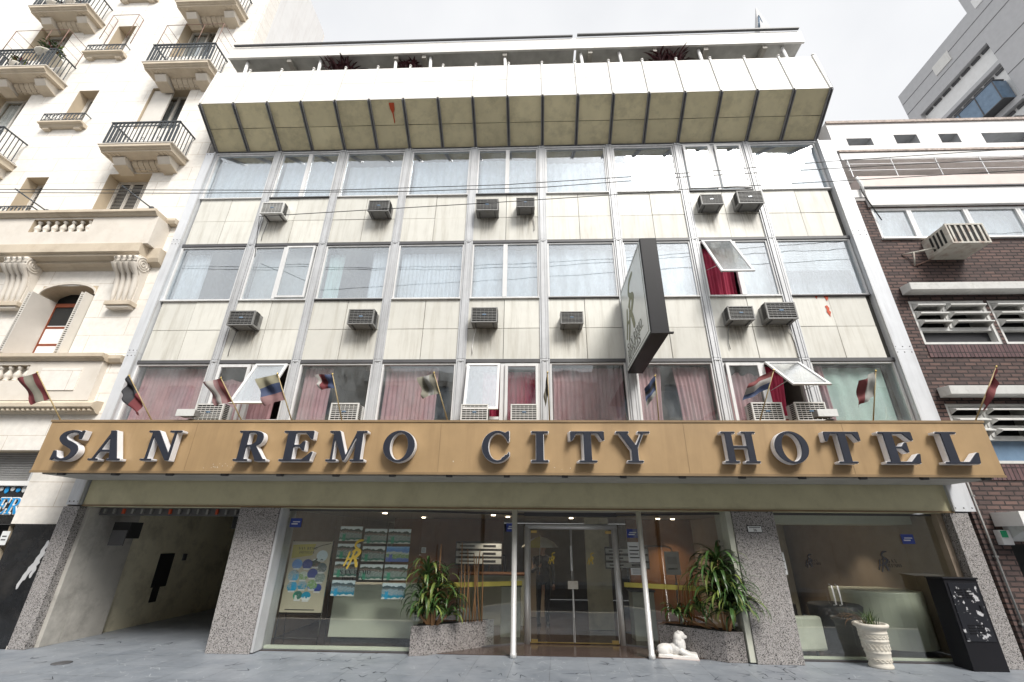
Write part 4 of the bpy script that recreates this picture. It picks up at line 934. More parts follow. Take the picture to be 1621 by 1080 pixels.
flag((-1.80, y0, Z0), (-2.07, y1, 4.57), (-1, .2), .30, .36, [COLV, CGRY, COLV], 'plain olive grey flag', curl=.06, start=.58)
flag((.03, y0, Z0), (.0, y1, 4.57), (-.25, .3), 1.1, .34, [CBLK, COLV], 'limp dark grey flag hanging nearly straight down at the centre', curl=.05, start=.6)
flag((1.97, y0, Z0), (1.92, y1, 4.50), (-.75, .1), .9, .33, [CBLU, CBLK, CBLU, CGRY], 'dark blue and grey flag under the projecting sign', 'h', curl=.04, start=.6)
flag((3.74, y0, Z0+.05), (4.02, y1, 4.60), (-1, -.05), .50, .60, [CRED, CWHT, CBLU], 'bright red, white and blue striped flag spread to the left', 'h', curl=.05, start=.62)
flag((5.67, y0, Z0), (5.78, y1, 4.58), (-1, .0), .62, .40, [CGRY, CGRY, CRED], 'grey white flag with a red outer end before the mint curtain', 'v', curl=.06, start=.5)
flag((7.38, y0, Z0), (7.86, y1, 4.65), (-.35, .15), 1.2, .30, [CDRD, CRED, CDRD], 'rolled dark red flag at the right end of the canopy', 'h', curl=.05, start=.5)
# ================================================================== STREET LEVEL THINGS
def leaf(mb, base, az_, length, width, up, droop, m, n=7):
    # curved ribbon leaf with a folded midrib
    d = Vector((math.cos(az_), math.sin(az_), 0)); s_ = Vector((-d.y, d.x, 0)); vs_ = []; fs = []
    p = Vector(base); ang = up; st = length/n
    for i in range(n+1):
        t = i/n; w_ = width*(math.sin(math.pi*min(1, .12+t*.88))**.7)*.5+.001
        nz = Vector((-d.x*math.sin(ang), -d.y*math.sin(ang), math.cos(ang)))
        vs_ += [p-s_*w_+nz*w_*.35, p, p+s_*w_+nz*w_*.35]
        p = p+(d*math.cos(ang)+Vector((0, 0, 1))*math.sin(ang))*st; ang -= droop/n*(.5+t)
    for i in range(n):
        a = i*3; fs += [(a, a+1, a+4, a+3), (a+1, a+2, a+5, a+4)]
    mb.add(vs_, fs, m, True)
def planter(pts, h, lab):
    t = thing('planter', lab, 'planter', (0, 0, 0), 'granite planters at the entrance'); g = MB(); n = len(pts)
    g.prism(pts, 0, h, 'z', 'planter'); g.build('box', t, bevel=.006)
    c_ = Vector((sum(p[0] for p in pts)/n, sum(p[1] for p in pts)/n)); q = MB()
    q.prism([tuple(c_+(Vector(p)-c_)*.86) for p in pts], h+.001, h+.012, 'z', 'void'); q.build('soil', t); return t
planter([(-2.38, .02), (-2.10, .08), (-1.02, .90), (-1.02, 1.2) if 0 else (-1.10, .80+.06), (-2.36, .20)], .43, 'wedge shaped granite planter left of the door')
planter([(3.22, .00), (3.22, .20), (2.06, .78), (1.98, .66), (2.9, .0)], .43, 'wedge shaped granite planter right of the door behind the white statue')
def dracaena(base, heads, lab, scale=1, seed=1):
    random.seed(seed); t = thing('dracaena_plant', lab, 'plant', base)
    st = MB(); lv = MB()
    for hx, hy, hz, n, L_ in heads:
        st.tube([(hx*.3, hy*.3, 0), (hx*.8, hy*.8, hz*.6), (hx, hy, hz)], [.022, .018, .014], 'bamboo', 7)
        for k in range(n):
            a = rnd(0, 2*math.pi); zz = hz-rnd(0, .35)*min(1, hz)
            leaf(lv, (hx+.01*math.cos(a), hy+.01*math.sin(a), zz), a, L_*rnd(.7, 1.1), rnd(.035, .055), rnd(.3, 1.3), rnd(2.2, 3.4), 'leaf_light' if rnd(0, 1) < .22 else 'leaf')
    st.build('stem', t); lv.build('foliage', t)
dracaena((2.98, .10, .43), [(.02, -.02, 1.12, 44, .70), (-.10, .02, .92, 40, .75), (.06, -.10, .70, 40, .75), (-.02, -.12, .45, 30, .6), (.10, -.16, .30, 40, .62), (.16, -.12, .58, 36, .8), (-.36, .16, .34, 22, .42), (-.7, .36, .22, 22, .36)], 'tall arching dracaena with striped leaves against the right side of the entrance', seed=3)
dracaena((-2.05, .16, .43), [(-.14, -.04, .86, 38, .58), (.06, .0, .66, 38, .6), (.24, .10, .45, 26, .5), (-.18, -.05, .42, 34, .55), (.0, -.06, .26, 34, .45), (-.22, -.06, .2, 30, .4), (.26, .08, .18, 26, .4)], 'bushy green dracaena in the planter left of the door', seed=5)
def sticks(base, items, lab):
    t = thing('bamboo_sticks', lab, 'decoration', base)
    for a, b_, r in items:
        g = MB(); g.tube([a, tuple((Vector(a)+Vector(b_))/2+Vector((rnd(-.01, .01), 0, 0))), b_], [r, r*.95, r*.8], 'bamboo', 7); g.build('stick', t)
random.seed(11)
sticks((-1.6, .46, .43), [((-.42, -.26, 0), (-.40, -.22, 1.28), .014)]+[((x, x*.45+.02, 0), (x+rnd(-.12, .10), x*.45+rnd(-.02, .04), rnd(.85, 1.35)), rnd(.009, .014)) for x in (-.02, .04, .09, .16, .2, .27, .33, .37, .24)], 'bare bamboo sticks standing in the left planter')
sticks((2.45, .55, .43), [((x, -x*.45, 0), (x+rnd(-.10, .10), -x*.45, rnd(.6, .95)), rnd(.008, .012)) for x in (-.1, -.03, .03, .08, .12)], 'short bamboo sticks standing in the right planter')
# lying statue, one continuous body
def blob(name, parts, mat, parent=None, voxel=.008, smooth=6, loc=(0, 0, 0)):
    g = MB()
    for p in parts:
        if p[0] == 'e': g.ell(p[1], p[2], mat, 12)
        elif p[0] == 'c': g.tube(p[1], p[2], mat, 10); [g.ell(q_, (r_,)*3, mat, 8) for q_, r_ in zip(p[1], p[2] if isinstance(p[2], (list, tuple)) else [p[2]]*len(p[1]))]
        elif p[0] == 'b': g.box(*p[1], mat)
    o = g.build(name, parent); o.location = loc
    r = o.modifiers.new('remesh', 'REMESH'); r.mode = 'VOXEL'; r.voxel_size = voxel; r.use_smooth_shade = True
    s = o.modifiers.new('smooth', 'SMOOTH'); s.iterations = smooth; s.factor = .5
    return o
st = thing('reclining_statue', 'white plaster lion-like statue lying at the foot of the right planter', 'statue', (2.16, .30, 0), rz=-.25)
st.scale = (1.25, 1.12, 1.02)
blob('body', [('b', (-.24, .27, -.10, .10, 0, .045)), ('e', (-.13, 0, .115), (.13, .085, .08)), ('e', (-.17, -.06, .09), (.08, .04, .075)), ('e', (-.17, .06, .09), (.08, .04, .075)),
  ('e', (.0, 0, .13), (.11, .075, .085)), ('e', (.055, 0, .19), (.075, .075, .13)), ('e', (.075, 0, .315), (.060, .058, .07)), ('e', (.04, 0, .28), (.065, .078, .095)), ('e', (.03, .0, .22), (.06, .085, .09)),
  ('e', (.125, 0, .30), (.035, .03, .028)), ('e', (.13, 0, .312), (.03, .014, .014)), ('e', (.118, -.024, .332), (.012, .01, .01)), ('e', (.118, .024, .332), (.012, .01, .01)),
  ('e', (.05, -.045, .365), (.018, .014, .024)), ('e', (.05, .045, .365), (.018, .014, .024)), ('c', [(.07, -.06, .10), (.16, -.06, .06), (.235, -.06, .055)], [.04, .032, .033]), ('c', [(.07, .06, .10), (.16, .06, .06), (.235, .06, .055)], [.04, .032, .033]),
  ('c', [(-.25, .02, .08), (-.22, .09, .06), (-.10, .10, .055)], [.02, .018, .02])], 'plaster', st, .006, 4)
g = MB(); g.box(-.25, .28, -.108, .108, 0, .012, 'pink_render'); g.build('plinth', st)
# urn with grass
ur = thing('stone_urn', 'cream stoneware urn with relief bands standing before the right shop window', 'planter', (5.27, -.08, 0))
g = MB(); g.lathe([(.165, 0), (.172, .02), (.165, .045), (.155, .06), (.168, .16), (.176, .20), (.181, .205), (.181, .22), (.176, .225), (.190, .36), (.196, .365), (.196, .38), (.19, .385), (.198, .47), (.203, .475), (.203, .49), (.198, .495), (.20, .52), (.215, .545), (.245, .56), (.252, .585), (.245, .605), (.215, .61), (.20, .60), (.195, .56)], (0, 0, 0), 'clay', 40)
g.build('pot', ur)
q = MB()
for z0, r, amp, k in ((.11, .166, .018, 9), (.29, .186, .038, 10), (.43, .197, .02, 10)):
    for ph in (0, math.pi):
        pts = [((r+.001)*math.cos(t), (r+.001)*math.sin(t), z0+amp*math.sin(k*t+ph)) for t in [j*2*math.pi/160 for j in range(161)]]
        q.tube(pts, .0045, 'clay', 6, False)
q.build('relief', ur); s_ = MB(); s_.lathe([(.193, .565), (.193, .575)], (0, 0, 0), 'void', 24); s_.build('soil', ur)
random.seed(4)
gp = thing('potted_plant', 'tuft of green grass and dry stalks growing in the cream urn', 'plant', (5.27, -.08, .57)); q = MB()
for k in range(70):
    a = rnd(0, 6.28); leaf(q, (rnd(-.09, .09), rnd(-.09, .09), 0), a, rnd(.14, .30), .008, rnd(.7, 1.5), rnd(.6, 2.2), 'leaf' if k % 3 else 'leaf_light', 5)
for k in range(14): leaf(q, (-.08+rnd(-.03, .03), rnd(-.05, .05), 0), math.pi+rnd(-.5, .5), rnd(.30, .5), .006, rnd(.5, 1.2), rnd(1.5, 3), 'bamboo', 7)
q.build('foliage', gp)
# utility cabinet
cb = thing('utility_cabinet', 'scuffed black utility cabinet with torn sticker remains beside the right pillar', 'cabinet', (6.83, -.06, 0))
g = MB(); g.box(-.27, .27, -.18, .18, 0, 1.27, 'black'); g.prism([(-.20, 1.271), (.20, 1.271), (.20, 1.285), (-.20, 1.30)], -.285, .285, 'x', 'black'); g.build('body', cb, bevel=.006)
g = MB(); g.box(-.225, .225, -.192, -.181, .40, 1.22, 'scuffed')
for z0 in (.50, 1.0):
    for k in range(4):
        for xx in (-.09, .05): g.box(xx-.05, xx+.055, -.202, -.1925, z0+k*.038, z0+k*.038+.014, 'black')
g.build('door', cb); g = MB(); g.box(.15, .18, -.205, -.193, .80, .90, 'black'); g.build('lock', cb)
# ================================================================== INSIDE THE SHOP WINDOW
random.seed(21)
ea = thing('easel', 'black metal easel holding the travel poster behind the left glass', 'easel', (-4.62, .62, 0))
g = MB()
for x in (-.40, .40): g.tube([(x, -.02, 0), (x, .02, 1.75)], .012, 'rope'); g.tube([(x, .35, 0), (x, .03, 1.5)], .010, 'rope')
g.tube([(-.4, 0, .50), (.4, 0, .50)], .011, 'rope'); g.tube([(-.4, 0, .12), (.4, 0, .12)], .01, 'rope'); g.build('frame', ea)
po = thing('travel_poster', 'beige poster board with a yellow tag and many small round travel pictures on an easel', 'poster', (-4.62, .58, .53))
g = MB(); g.box(-.40, .40, 0, .015, 0, 1.20, 'poster_paper'); g.build('board', po)
g = MB(); g.hexa([(-.36, -.004, .90), (.04, -.004, .96), (.04, -.001, .96), (-.36, -.001, .90), (-.37, -.004, 1.14), (.08, -.004, 1.16), (.08, -.001, 1.16), (-.37, -.001, 1.14)], 'poster_yellow')
text(g, 'SAN REMO', .048, flat(-.25, -.006, 1.055), 0, .001, 'ink', res=10); text(g, 'HOTELES', .045, flat(-.22, -.006, .985), 0, .001, 'ink', res=10)
g.tube([(.05, -.006, 1.07), (.2, -.006, 1.13), (.38, -.006, 1.17)], .005, 'ink', 6); g.build('tag', po)
g = MB(); kk = 0
for x, z, r in ((.24, .95, .11), (-.22, .80, .10), (-.02, .80, .10), (.14, .82, .09), (.27, .74, .10), (-.25, .60, .11), (-.06, .60, .09), (.11, .64, .10), (.27, .57, .10), (-.24, .42, .10), (-.05, .44, .09), (.14, .45, .10), (.25, .40, .08), (-.10, .27, .09), (.06, .26, .09)):
    pts = [(x+r*math.cos(t), z+r*math.sin(t)*.9) for t in [k*math.pi/9 for k in range(18)]]
    g.prism(pts, -.004-.001*(kk % 3), -.0005, 'y', ('pic1', 'pic2', 'blue_sticker', 'pic0', 'pic1')[kk % 5]); g.box(x-.06, x+.06, -.0075, -.0072, z-r*.8-.015, z-r*.8+.012, 'paper'); kk += 1
g.build('round_pictures', po)
g = MB(); g.box(-.30, .26, -.003, -.0005, .035, .05, 'ink'); g.build('footer_line', po)
labs = {(0, 0): 'first', (1, 0): 'second', (2, 0): 'third'}
cols = ['left', 'middle', 'right']; rows = ['top', 'second', 'third', 'bottom']
for ci, x in enumerate((-3.83, -3.34, -2.87)):
    for ri in range(4):
        if ci == 1 and ri == 3: continue
        kd = 2 if (ci, ri) == (2, 1) else 1 if ri == 3 else 0
        t = thing('landscape_picture', '%s coastal picture of the %s column of hanging pictures in the left shop window' % (('topmost', 'second', 'third', 'bottom')[ri], cols[ci]), 'picture', (x, .45, 1.84-ri*.31+(.04 if ci == 0 else 0)), 'coastal pictures hanging in the shop window')
        g = MB(); g.box(-.22, .22, 0, .006, -.13, .13, ('pic0', 'pic1', 'pic2')[kd]); g.build('print', t)
        g = MB()
        for s in (-.2, .2): g.tube([(s, .003, .131), (s, .003, .19 if ri else .45)], .0015, 'rope', 4)
        g.build('string', t)
g = MB(); g.box(-.85, .85, -.02, .4, .10, .95, 'counter'); g.box(-.87, .87, -.03, .42, .951, .98, 'sofa'); g.box(-.8, .8, .02, .38, 0, .099, 'void')
o = g.build('low_counter', bevel=.01); o.location = (-3.30, .90, 0); tag(o, 'pale green low counter below the hanging pictures in the left window', 'counter')
g = MB(); g.box(-.8, .8, -.3, .3, 0, 1.02, 'counter'); g.box(-.84, .84, -.34, .34, 1.021, 1.06, 'wood'); o = g.build('reception_desk', bevel=.01); o.location = (-1.25, 3.3, 0); tag(o, 'pale reception desk inside behind the bamboo sticks', 'reception desk')
g = MB(); g.box(-.2, .2, -.2, .2, 0, .9, 'sofa'); g.box(-.23, .23, -.23, .23, .901, .95, 'dark_trim'); o = g.build('pedestal', bevel=.008); o.location = (-.75, 1.9, 0); tag(o, 'pale square pedestal inside just left of the door', 'pedestal')
g = MB(); g.box(-.22, .22, -.2, .2, 0, .85, 'sofa'); g.box(-.25, .25, -.23, .23, .851, .89, 'dark_trim'); o = g.build('pedestal', bevel=.008); o.location = (1.95, 1.75, 0); tag(o, 'pale square pedestal inside just right of the door', 'pedestal')
def armchair(x, y, rz, m, lab):
    t = thing('armchair', lab, 'armchair', (x, y, 0), rz=rz)
    g = MB(); g.box(-.42, .42, -.38, .38, .10, .42, m); g.build('seat', t, bevel=.04)
    g = MB(); g.hexa([(-.42, .26, .40), (.42, .26, .40), (.42, .42, .40), (-.42, .42, .40), (-.40, .34, .88), (.40, .34, .88), (.40, .48, .88), (-.40, .48, .88)], m); g.build('backrest', t, bevel=.04)
    for s in (-1, 1):
        g = MB(); g.box(s*.42, s*.56, -.38, .40, .10, .62, m); g.build('armrest', t, bevel=.04)
    for a in (-.36, .36):
        for c_ in (-.3, .3): g = MB(); g.tube([(a, c_, 0), (a, c_, .1)], .025, 'dark_trim'); g.build('leg', t)
armchair(4.35, .95, 1.7, 'sofa', 'pale armchair just behind the glass right of the wide pillar')
armchair(4.75, 2.6, .2, 'dark_sofa', 'black armchair further back in the right lounge')
# curved bar and dark drum
g = MB(); g.prism([(6.45+.75*math.cos(t)*1.0, 1.4+.75*math.sin(t)) for t in [k*math.pi/18 for k in range(14, 37)]]+[(6.9, 1.9), (6.0, 1.95)], .08, .98, 'z', 'counter'); o = g.build('curved_counter', bevel=.01); tag(o, 'curved pale counter in the right shop window', 'counter')
g = MB(); g.lathe([(.30, 0), (.34, .05), (.42, .55), (.44, .75), (.40, .78)], (5.30, .85, 0), 'dark_sofa', 28); o = g.build('tub_chair'); tag(o, 'dark round tub seat behind the cream urn', 'tub chair')
g = MB(); g.lathe([(.22, 0), (.22, .03), (.03, .04), (.03, 1.0)], (2.75, 1.9, 0), 'steel', 16)
for k in range(1): g.tube([(2.75, 1.9, 1.0), (2.75, 1.9, 1.55), (2.72, 1.9, 1.66), (2.6, 1.9, 1.70), (2.15, 1.9, 1.70), (2.05, 1.9, 1.66)], .014, 'dark_trim', 8)
g.box(2.55, 2.86, 1.86, 1.865, 1.15, 1.60, 'paper'); g.box(2.60, 2.8, 1.857, 1.859, 1.35, 1.50, 'grey_wall'); g.box(2.60, 2.8, 1.857, 1.859, 1.25, 1.28, 'ink')
o = g.build('notice_stand'); tag(o, 'black metal stand with a white notice inside right of the door', 'notice stand')
# clock board with time strips
g = MB(); g.box(-.55, .55, 0, .02, 0, .5, 'void')
for k in range(3): g.box(-.53, .53, -.004, -.001, .03+k*.16, .14+k*.16, 'paper'); g.box(-.45, -.1, -.007, -.0045, .07+k*.16, .10+k*.16, 'ink'); g.box(.1, .4, -.007, -.0045, .06+k*.16, .11+k*.16, 'ink')
o = g.build('rate_board'); o.location = (-1.55, 2.6, 1.25); tag(o, 'board of three pale strips inside behind the bamboo sticks', 'board')
o2 = o.copy(); C.objects.link(o2); o2.location = (1.85, 2.4, 1.22); o2.scale = (.9, 1, .9); tag(o2, 'board of three pale strips inside right of the door frame', 'board')
for q_ in (o, o2):
    p_ = MB(); s_ = q_.scale[0]; x_, y_, z_ = q_.location
    p_.box(x_-.02, x_+.02, y_+.021, y_+.05, .0, z_+.4, 'dark_trim'); p_.box(x_-.2, x_+.2, y_-.05, y_+.1, .0, .012, 'dark_trim'); e_ = p_.build('stand'); e_.parent = q_; e_.matrix_parent_inverse = Matrix.Translation((-x_/s_ if 0 else 0, 0, 0)) @ q_.matrix_basis.inverted()
# ------------------------------------------------------------------ people in the lobby
def hand(parts, c_, d, s=1.0, spread=Vector((0, 0, 1))):
    d = Vector(d).normalized(); sp = spread; c_ = Vector(c_); n_ = d.cross(sp).normalized()
    out = [('e', tuple(c_), (.032*s, .032*s, .036*s))]
    for k, L_ in enumerate((.058, .066, .062, .048)):
        a = c_+sp*(.026-.0175*k)*s+d*.02*s; b_ = a+d*L_*.55*s+n_*.008; e = b_+(d*.35+n_*.8).normalized()*L_*.5*s
        out.append(('c', [tuple(a), tuple(b_), tuple(e)], [.0088*s, .008*s, .007*s]))
    a = c_+sp*.028*s; out.append(('c', [tuple(a), tuple(a+sp*.025*s+n_*.015*s), tuple(a+sp*.03*s+n_*.035*s+d*.02*s)], [.011*s, .010*s, .008*s]))
    return out
def person(x, y, rz, lab, umbrella=False):
    t = thing('person', lab, 'person', (x, y, 0), rz=rz)
    L_ = [('c', [(.09, 0, .93), (.10, -.02, .50), (.10, .02, .09)], [.085, .058, .042]), ('c', [(-.09, 0, .93), (-.10, .03, .50), (-.11, .05, .09)], [.085, .058, .042]),
          ('e', (.10, -.05, .045), (.045, .12, .045)), ('e', (-.11, -.02, .045), (.045, .12, .045)), ('e', (0, 0, .98), (.155, .11, .13))]
    T_ = [('e', (0, .0, 1.10), (.16, .115, .2)), ('e', (0, 0, 1.30), (.185, .12, .16)), ('e', (0, 0, 1.40), (.20, .085, .07)), ('c', [(0, 0, 1.42), (0, -.01, 1.52)], [.062, .055])]
    if umbrella: arm = [('c', [(-.20, 0, 1.38), (-.25, -.04, 1.12), (-.13, -.24, 1.22)], [.062, .048, .036])]; hp, hd = (-.11, -.27, 1.24), (.5, -.5, .5)
    else: arm = [('c', [(-.20, 0, 1.38), (-.26, .0, 1.10), (-.23, -.10, .86)], [.062, .048, .036])]; hp, hd = (-.225, -.12, .81), (0, -.2, -1)
    arm2 = [('c', [(.20, 0, 1.38), (.26, .01, 1.10), (.24, -.08, .86)], [.062, .048, .036])]
    Hd = [('e', (0, -.01, 1.635), (.075, .092, .112)), ('e', (0, -.035, 1.585), (.055, .065, .06)), ('e', (0, -.10, 1.625), (.012, .02, .022)), ('e', (0, -.092, 1.582), (.024, .012, .008)),
          ('e', (.03, -.085, 1.652), (.012, .008, .008)), ('e', (-.03, -.085, 1.652), (.012, .008, .008)), ('e', (.076, 0, 1.63), (.01, .02, .03)), ('e', (-.076, 0, 1.63), (.01, .02, .03)), ('c', [(0, 0, 1.50), (0, -.01, 1.57)], [.052, .05])]
    sp = Vector((0, 0, 1)) if umbrella else Vector((1, 0, 0))
    blob('body', Hd+L_[:0]+T_[3:]+hand([], hp, hd, 1.0, sp)+hand([], (.235, -.10, .80), (0, -.2, -1), 1.0, Vector((-1, 0, 0)))+[('c', [(0, 0, 1.45), (-.2, 0, 1.37), arm[0][1][1], arm[0][1][2], hp], [.04, .04, .035, .028, .025]), ('c', [(0, 0, 1.45), (.2, 0, 1.37), (.26, .01, 1.10), (.24, -.08, .86), (.235, -.10, .81)], [.04, .04, .035, .028, .025])]+[('c', [(0, 0, 1.45), (0, 0, .95), (.1, 0, .5), (.1, .02, .09)], [.05, .06, .04, .035]), ('c', [(0, 0, .95), (-.1, .03, .5), (-.11, .05, .09)], [.05, .04, .035])], 'skin', t, .008, 2)
    blob('coat', T_[:3]+arm+arm2+[('e', (0, 0, .98), (.17, .125, .16))], 'navy', t, .012, 3); blob('trousers', L_, 'void', t, .012, 3)
    blob('hair', [('e', (0, .02, 1.675), (.085, .098, .088)), ('e', (0, .045, 1.61), (.075, .06, .09))], 'hair', t, .01, 2)
    return t
person(-.05, 3.1, .15, 'person in a dark coat holding a pale umbrella, seen through the left door leaf', True)
person(-1.25, 4.05, -.1, 'person in dark clothes behind the reception desk')
um = thing('umbrella', 'pale cream and orange umbrella held over the person behind the left door leaf', 'umbrella', (-.13, 2.80, 1.24))
g = MB(); g.tube([(0, 0, -.12), (.02, 0, .66)], .008, 'steel'); g.tube([(0, 0, -.12), (.0, -.04, -.17), (.0, -.07, -.13)], .012, 'wood'); g.build('shaft', um)
g = MB(); nn = 8; vs_ = [(.02, 0, .64)]
for ring, (r, z) in enumerate(((.16, .60), (.32, .52), (.44, .40))):
    for k in range(32):
        a = 2*math.pi*k/32; sc_ = 1-.07*ring*abs(math.sin(a*4)); vs_.append((.02+r*sc_*math.cos(a), r*sc_*math.sin(a), z-.0))
fs0 = [(0, 1+k, 1+(k+1) % 32) for k in range(32)]+[(1+q_*32+k, 1+(q_+1)*32+k, 1+(q_+1)*32+(k+1) % 32, 1+q_*32+(k+1) % 32) for q_ in range(2) for k in range(32)]
g.add(vs_, fs0, 'umb_white', True); o = g.build('canopy', um); sd_ = o.modifiers.new('thickness', 'SOLIDIFY'); sd_.thickness = .004
o.data.materials.append(M['poster_yellow'])
for i, p_ in enumerate(o.data.polygons):
    if (i % 32)//4 in (5,): p_.material_index = 1

# ================================================================== LEFT APARTMENT BUILDING
ap = thing('apartment_building', 'ornate beige stone apartment building with iron balconies left of the hotel', 'building', (0, 0, 0))
LX0, LX1 = -22, -9.30
FL = [10.88, 14.37, 17.6]                     # heads of the tall balcony windows
bigw = [(-11.88, -10.66)]; leftw = [(-17.0, -15.75)]
holes = []
for h in FL: holes += [(-11.88, -10.66, h-1.75+(.0 if h > 11 else .0), h), (-16.95, -15.7, h-1.75, h)]
for h in (10.82, 14.34, 17.55): holes += [(-14.22, -13.58, h-1.35, h)]
holes += [(-12.10, -10.72, 5.45, 7.30), (-17.2, -15.8, 5.45, 7.30)]
w1 = MB(); wall(w1, LX0, LX1, 4.2, 22.0, holes, 0, .42, 'stone', 'reveal')
w1.box(LX1-.28, LX1-.002, .421, 3.0, 2.0, 21.98, 'brickwhite'); w1.box(LX0, LX1, -.06, .1, 21.7, 22.02+.1, 'stone_trim')
w1.build('wall', ap)
w2_ = MB(); w2_.box(LX0, LX1-.01, 3.0, 3.1, 2, 21.9, 'stone'); w2_.build('rear_wall', ap)
# raised end pilaster and string courses
g = MB(); g.box(-10.02, -9.32, -.045, -.002, 9.1, 21.6, 'stone')
for z in (5.30, 7.75): pass
g.build('pilaster', ap)
def shut_window(x0, x1, z0, z1, y=.30, leafs=3, name='window'):
    f = MB(); frame(f, x0+.002, x1-.002, z0+.002, z1-.002, y, y+.06, .04, 'shutter'); o = f.build(name, ap)
    g = MB(); wd = (x1-x0-.08)/leafs
    for k in range(leafs):
        a, b_ = x0+.04+k*wd+.01, x0+.04+(k+1)*wd-.01; frame(g, a, b_, z0+.05, z1-.05, y+.005, y+.035, .03, 'shutter'); n = int((z1-z0-.16)/.05)
        for j in range(n):
            zz = z0+.09+j*.05; g.hexa([(a+.03, y+.008, zz), (b_-.03, y+.008, zz), (b_-.03, y+.032, zz+.022), (a+.03, y+.032, zz+.022), (a+.03, y+.006, zz+.008), (b_-.03, y+.006, zz+.008), (b_-.03, y+.030, zz+.030), (a+.03, y+.030, zz+.030)], 'shutter')
    g.box(x0+.04, x1-.04, y+.05, y+.06, z0+.04, z1-.04, 'void'); g.build('shutter', o); return o
def dark_window(x0, x1, z0, z1, y=.30):
    f = MB(); frame(f, x0+.002, x1-.002, z0+.002, z1-.002, y, y+.06, .05, 'shutter'); f.box((x0+x1)/2-.03, (x0+x1)/2+.03, y+.002, y+.05, z0+.05, z1-.05, 'shutter'); o = f.build('window', ap)
    g = MB(); g.box(x0+.04, x1-.04, y+.03, y+.036, z0+.04, z1-.04, 'glass'); g.build('pane', o); curtain(x0+.05, (x0+x1)/2, z0+.05, z1-.1, 'white_cloth', y=y+.1, parent=o)
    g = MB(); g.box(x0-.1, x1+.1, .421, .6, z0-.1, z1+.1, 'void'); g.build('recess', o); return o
for i, h in enumerate(FL):
    for x0, x1 in ((-11.88, -10.66), (-16.95, -15.7)):
        (shut_window if i == 0 else dark_window)(x0, x1, h-1.75, h) if not (x0 < -15 and i == 0) else dark_window(x0, x1, h-1.75, h)
for h in (10.82, 14.34, 17.55): shut_window(-14.22, -13.58, h-1.35, h, leafs=1)
# half-open shutter boards on two upper windows
g = MB(); g.box(-11.86, -11.25, .06, .10, FL[1]-1.7, FL[1]-.05, 'shutter'); g.build('shutter', ap)
def railing(x0, x1, y, z0, z1, parent, d=None, fine=True):
    g = MB(); d = -y-.03
    sides = [((x0, y), (x1, y)), ((x0, y), (x0, -.02)), ((x1, y), (x1, -.02))]
    g.box(x0-.03, x1+.03, y-.025, y+.025, z1-.03, z1, 'iron'); 
    for x in (x0, x1): g.box(x-.02, x+.02, y+.026, -.001, z1-.03, z1, 'iron'); g.box(x-.012, x+.012, y+.014, -.001, z0+.05, z0+.07, 'iron')
    g.box(x0, x1, y-.012, y+.012, z0+.05, z0+.07, 'iron'); g.box(x0, x1, y-.012, y+.012, z1-.16, z1-.145, 'iron')
    n = int((x1-x0)/.105)
    for k in range(n+1):
        x = x0+(x1-x0)*k/n; wid = .016 if (k % 4 and 3 < k < n-3) else .026
        g.box(x-wid/2, x+wid/2, y-wid/2, y+wid/2, z0+.071, z1-.031, 'iron')
        if fine and k < n:
            xm = x+(x1-x0)/n/2; zz = z1-.09
            pts = [(xm+.03*math.cos(t), y, zz+.045*math.sin(t)) for t in [j*math.pi/4 for j in range(9)]]; g.tube(pts, .006, 'iron', 4, False)
            if k % 4 == 1:
                pts = [(xm+.03*math.cos(t), y, z0+.20+.05*math.sin(t)) for t in [j*math.pi/4 for j in range(9)]]; g.tube(pts, .007, 'iron', 4, False)
        if k < 2 or k > n-3: g.box(x+.02, x+.045, y-.008, y+.008, z0+.071, z1-.161, 'iron')
    for x in (x0, x1):
        for k in range(1, 6): yy = y+(-.02-y)*k/6; g.box(x-.008, x+.008, yy-.008, yy+.008, z0+.071, z1-.031, 'iron')
    return g.build('railing', parent)
def balcony(x0, x1, z, lab=None):
    # moulded slab, two block brackets and a fluted cove between them
    y = -.66; g = MB()
    prof = [(.0, z), (y+.10, z), (y+.10, z+.035), (y+.05, z+.055), (y+.05, z+.075), (y, z+.09), (y, z+.17), (0, z+.17)]
    g.prism(prof, x0+.06, x1-.06, 'x', 'stone_trim')
    g.box(x0, x1, y-.015, -.001, z+.171, z+.20, 'stone_light')
    for k in range(16):
        xx = x0+.12+(x1-x0-.24)*k/15
        g.box(xx-.022, xx+.022, -.52, -.36, z-.018, z-.001, 'stone_trim') if (k < 4 or k > 11) else None
    for xb in (x0+.28, x1-.55):
        g.prism([(0, z-.001), (-.40, z-.001), (-.42, z-.06), (-.36, z-.13), (-.30, z-.20), (0, z-.26)], xb, xb+.34, 'x', 'stone_light'); g.prism([(0, z-.262), (-.31, z-.202), (-.31, z-.222), (0, z-.30)], xb-.02, xb+.36, 'x', 'stone_trim')
    n = 5; xa, xb = x0+.66, x1-.59
    for k in range(n):
        a, b_ = xa+(xb-xa)*k/n+.008, xa+(xb-xa)*(k+1)/n-.008
        g.prism([(0, z-.002), (-.26, z-.002), (-.24, z-.07), (-.17, z-.13), (-.10, z-.16), (-.10, z-.19), (0, z-.19)], a, b_, 'x', 'stone_trim')
    o = g.build('balcony', ap, bevel=.004); railing(x0+.08, x1-.10, y+.04, z+.20, z+1.02, o); return o
BX = (-11.78, -9.72)
for i, z in enumerate((11.10, 14.44, 17.50)):
    balcony(BX[0]-.02*i, BX[1], z)
for z in (14.40, 17.46, 11.05): balcony(-16.75, -14.70, z)
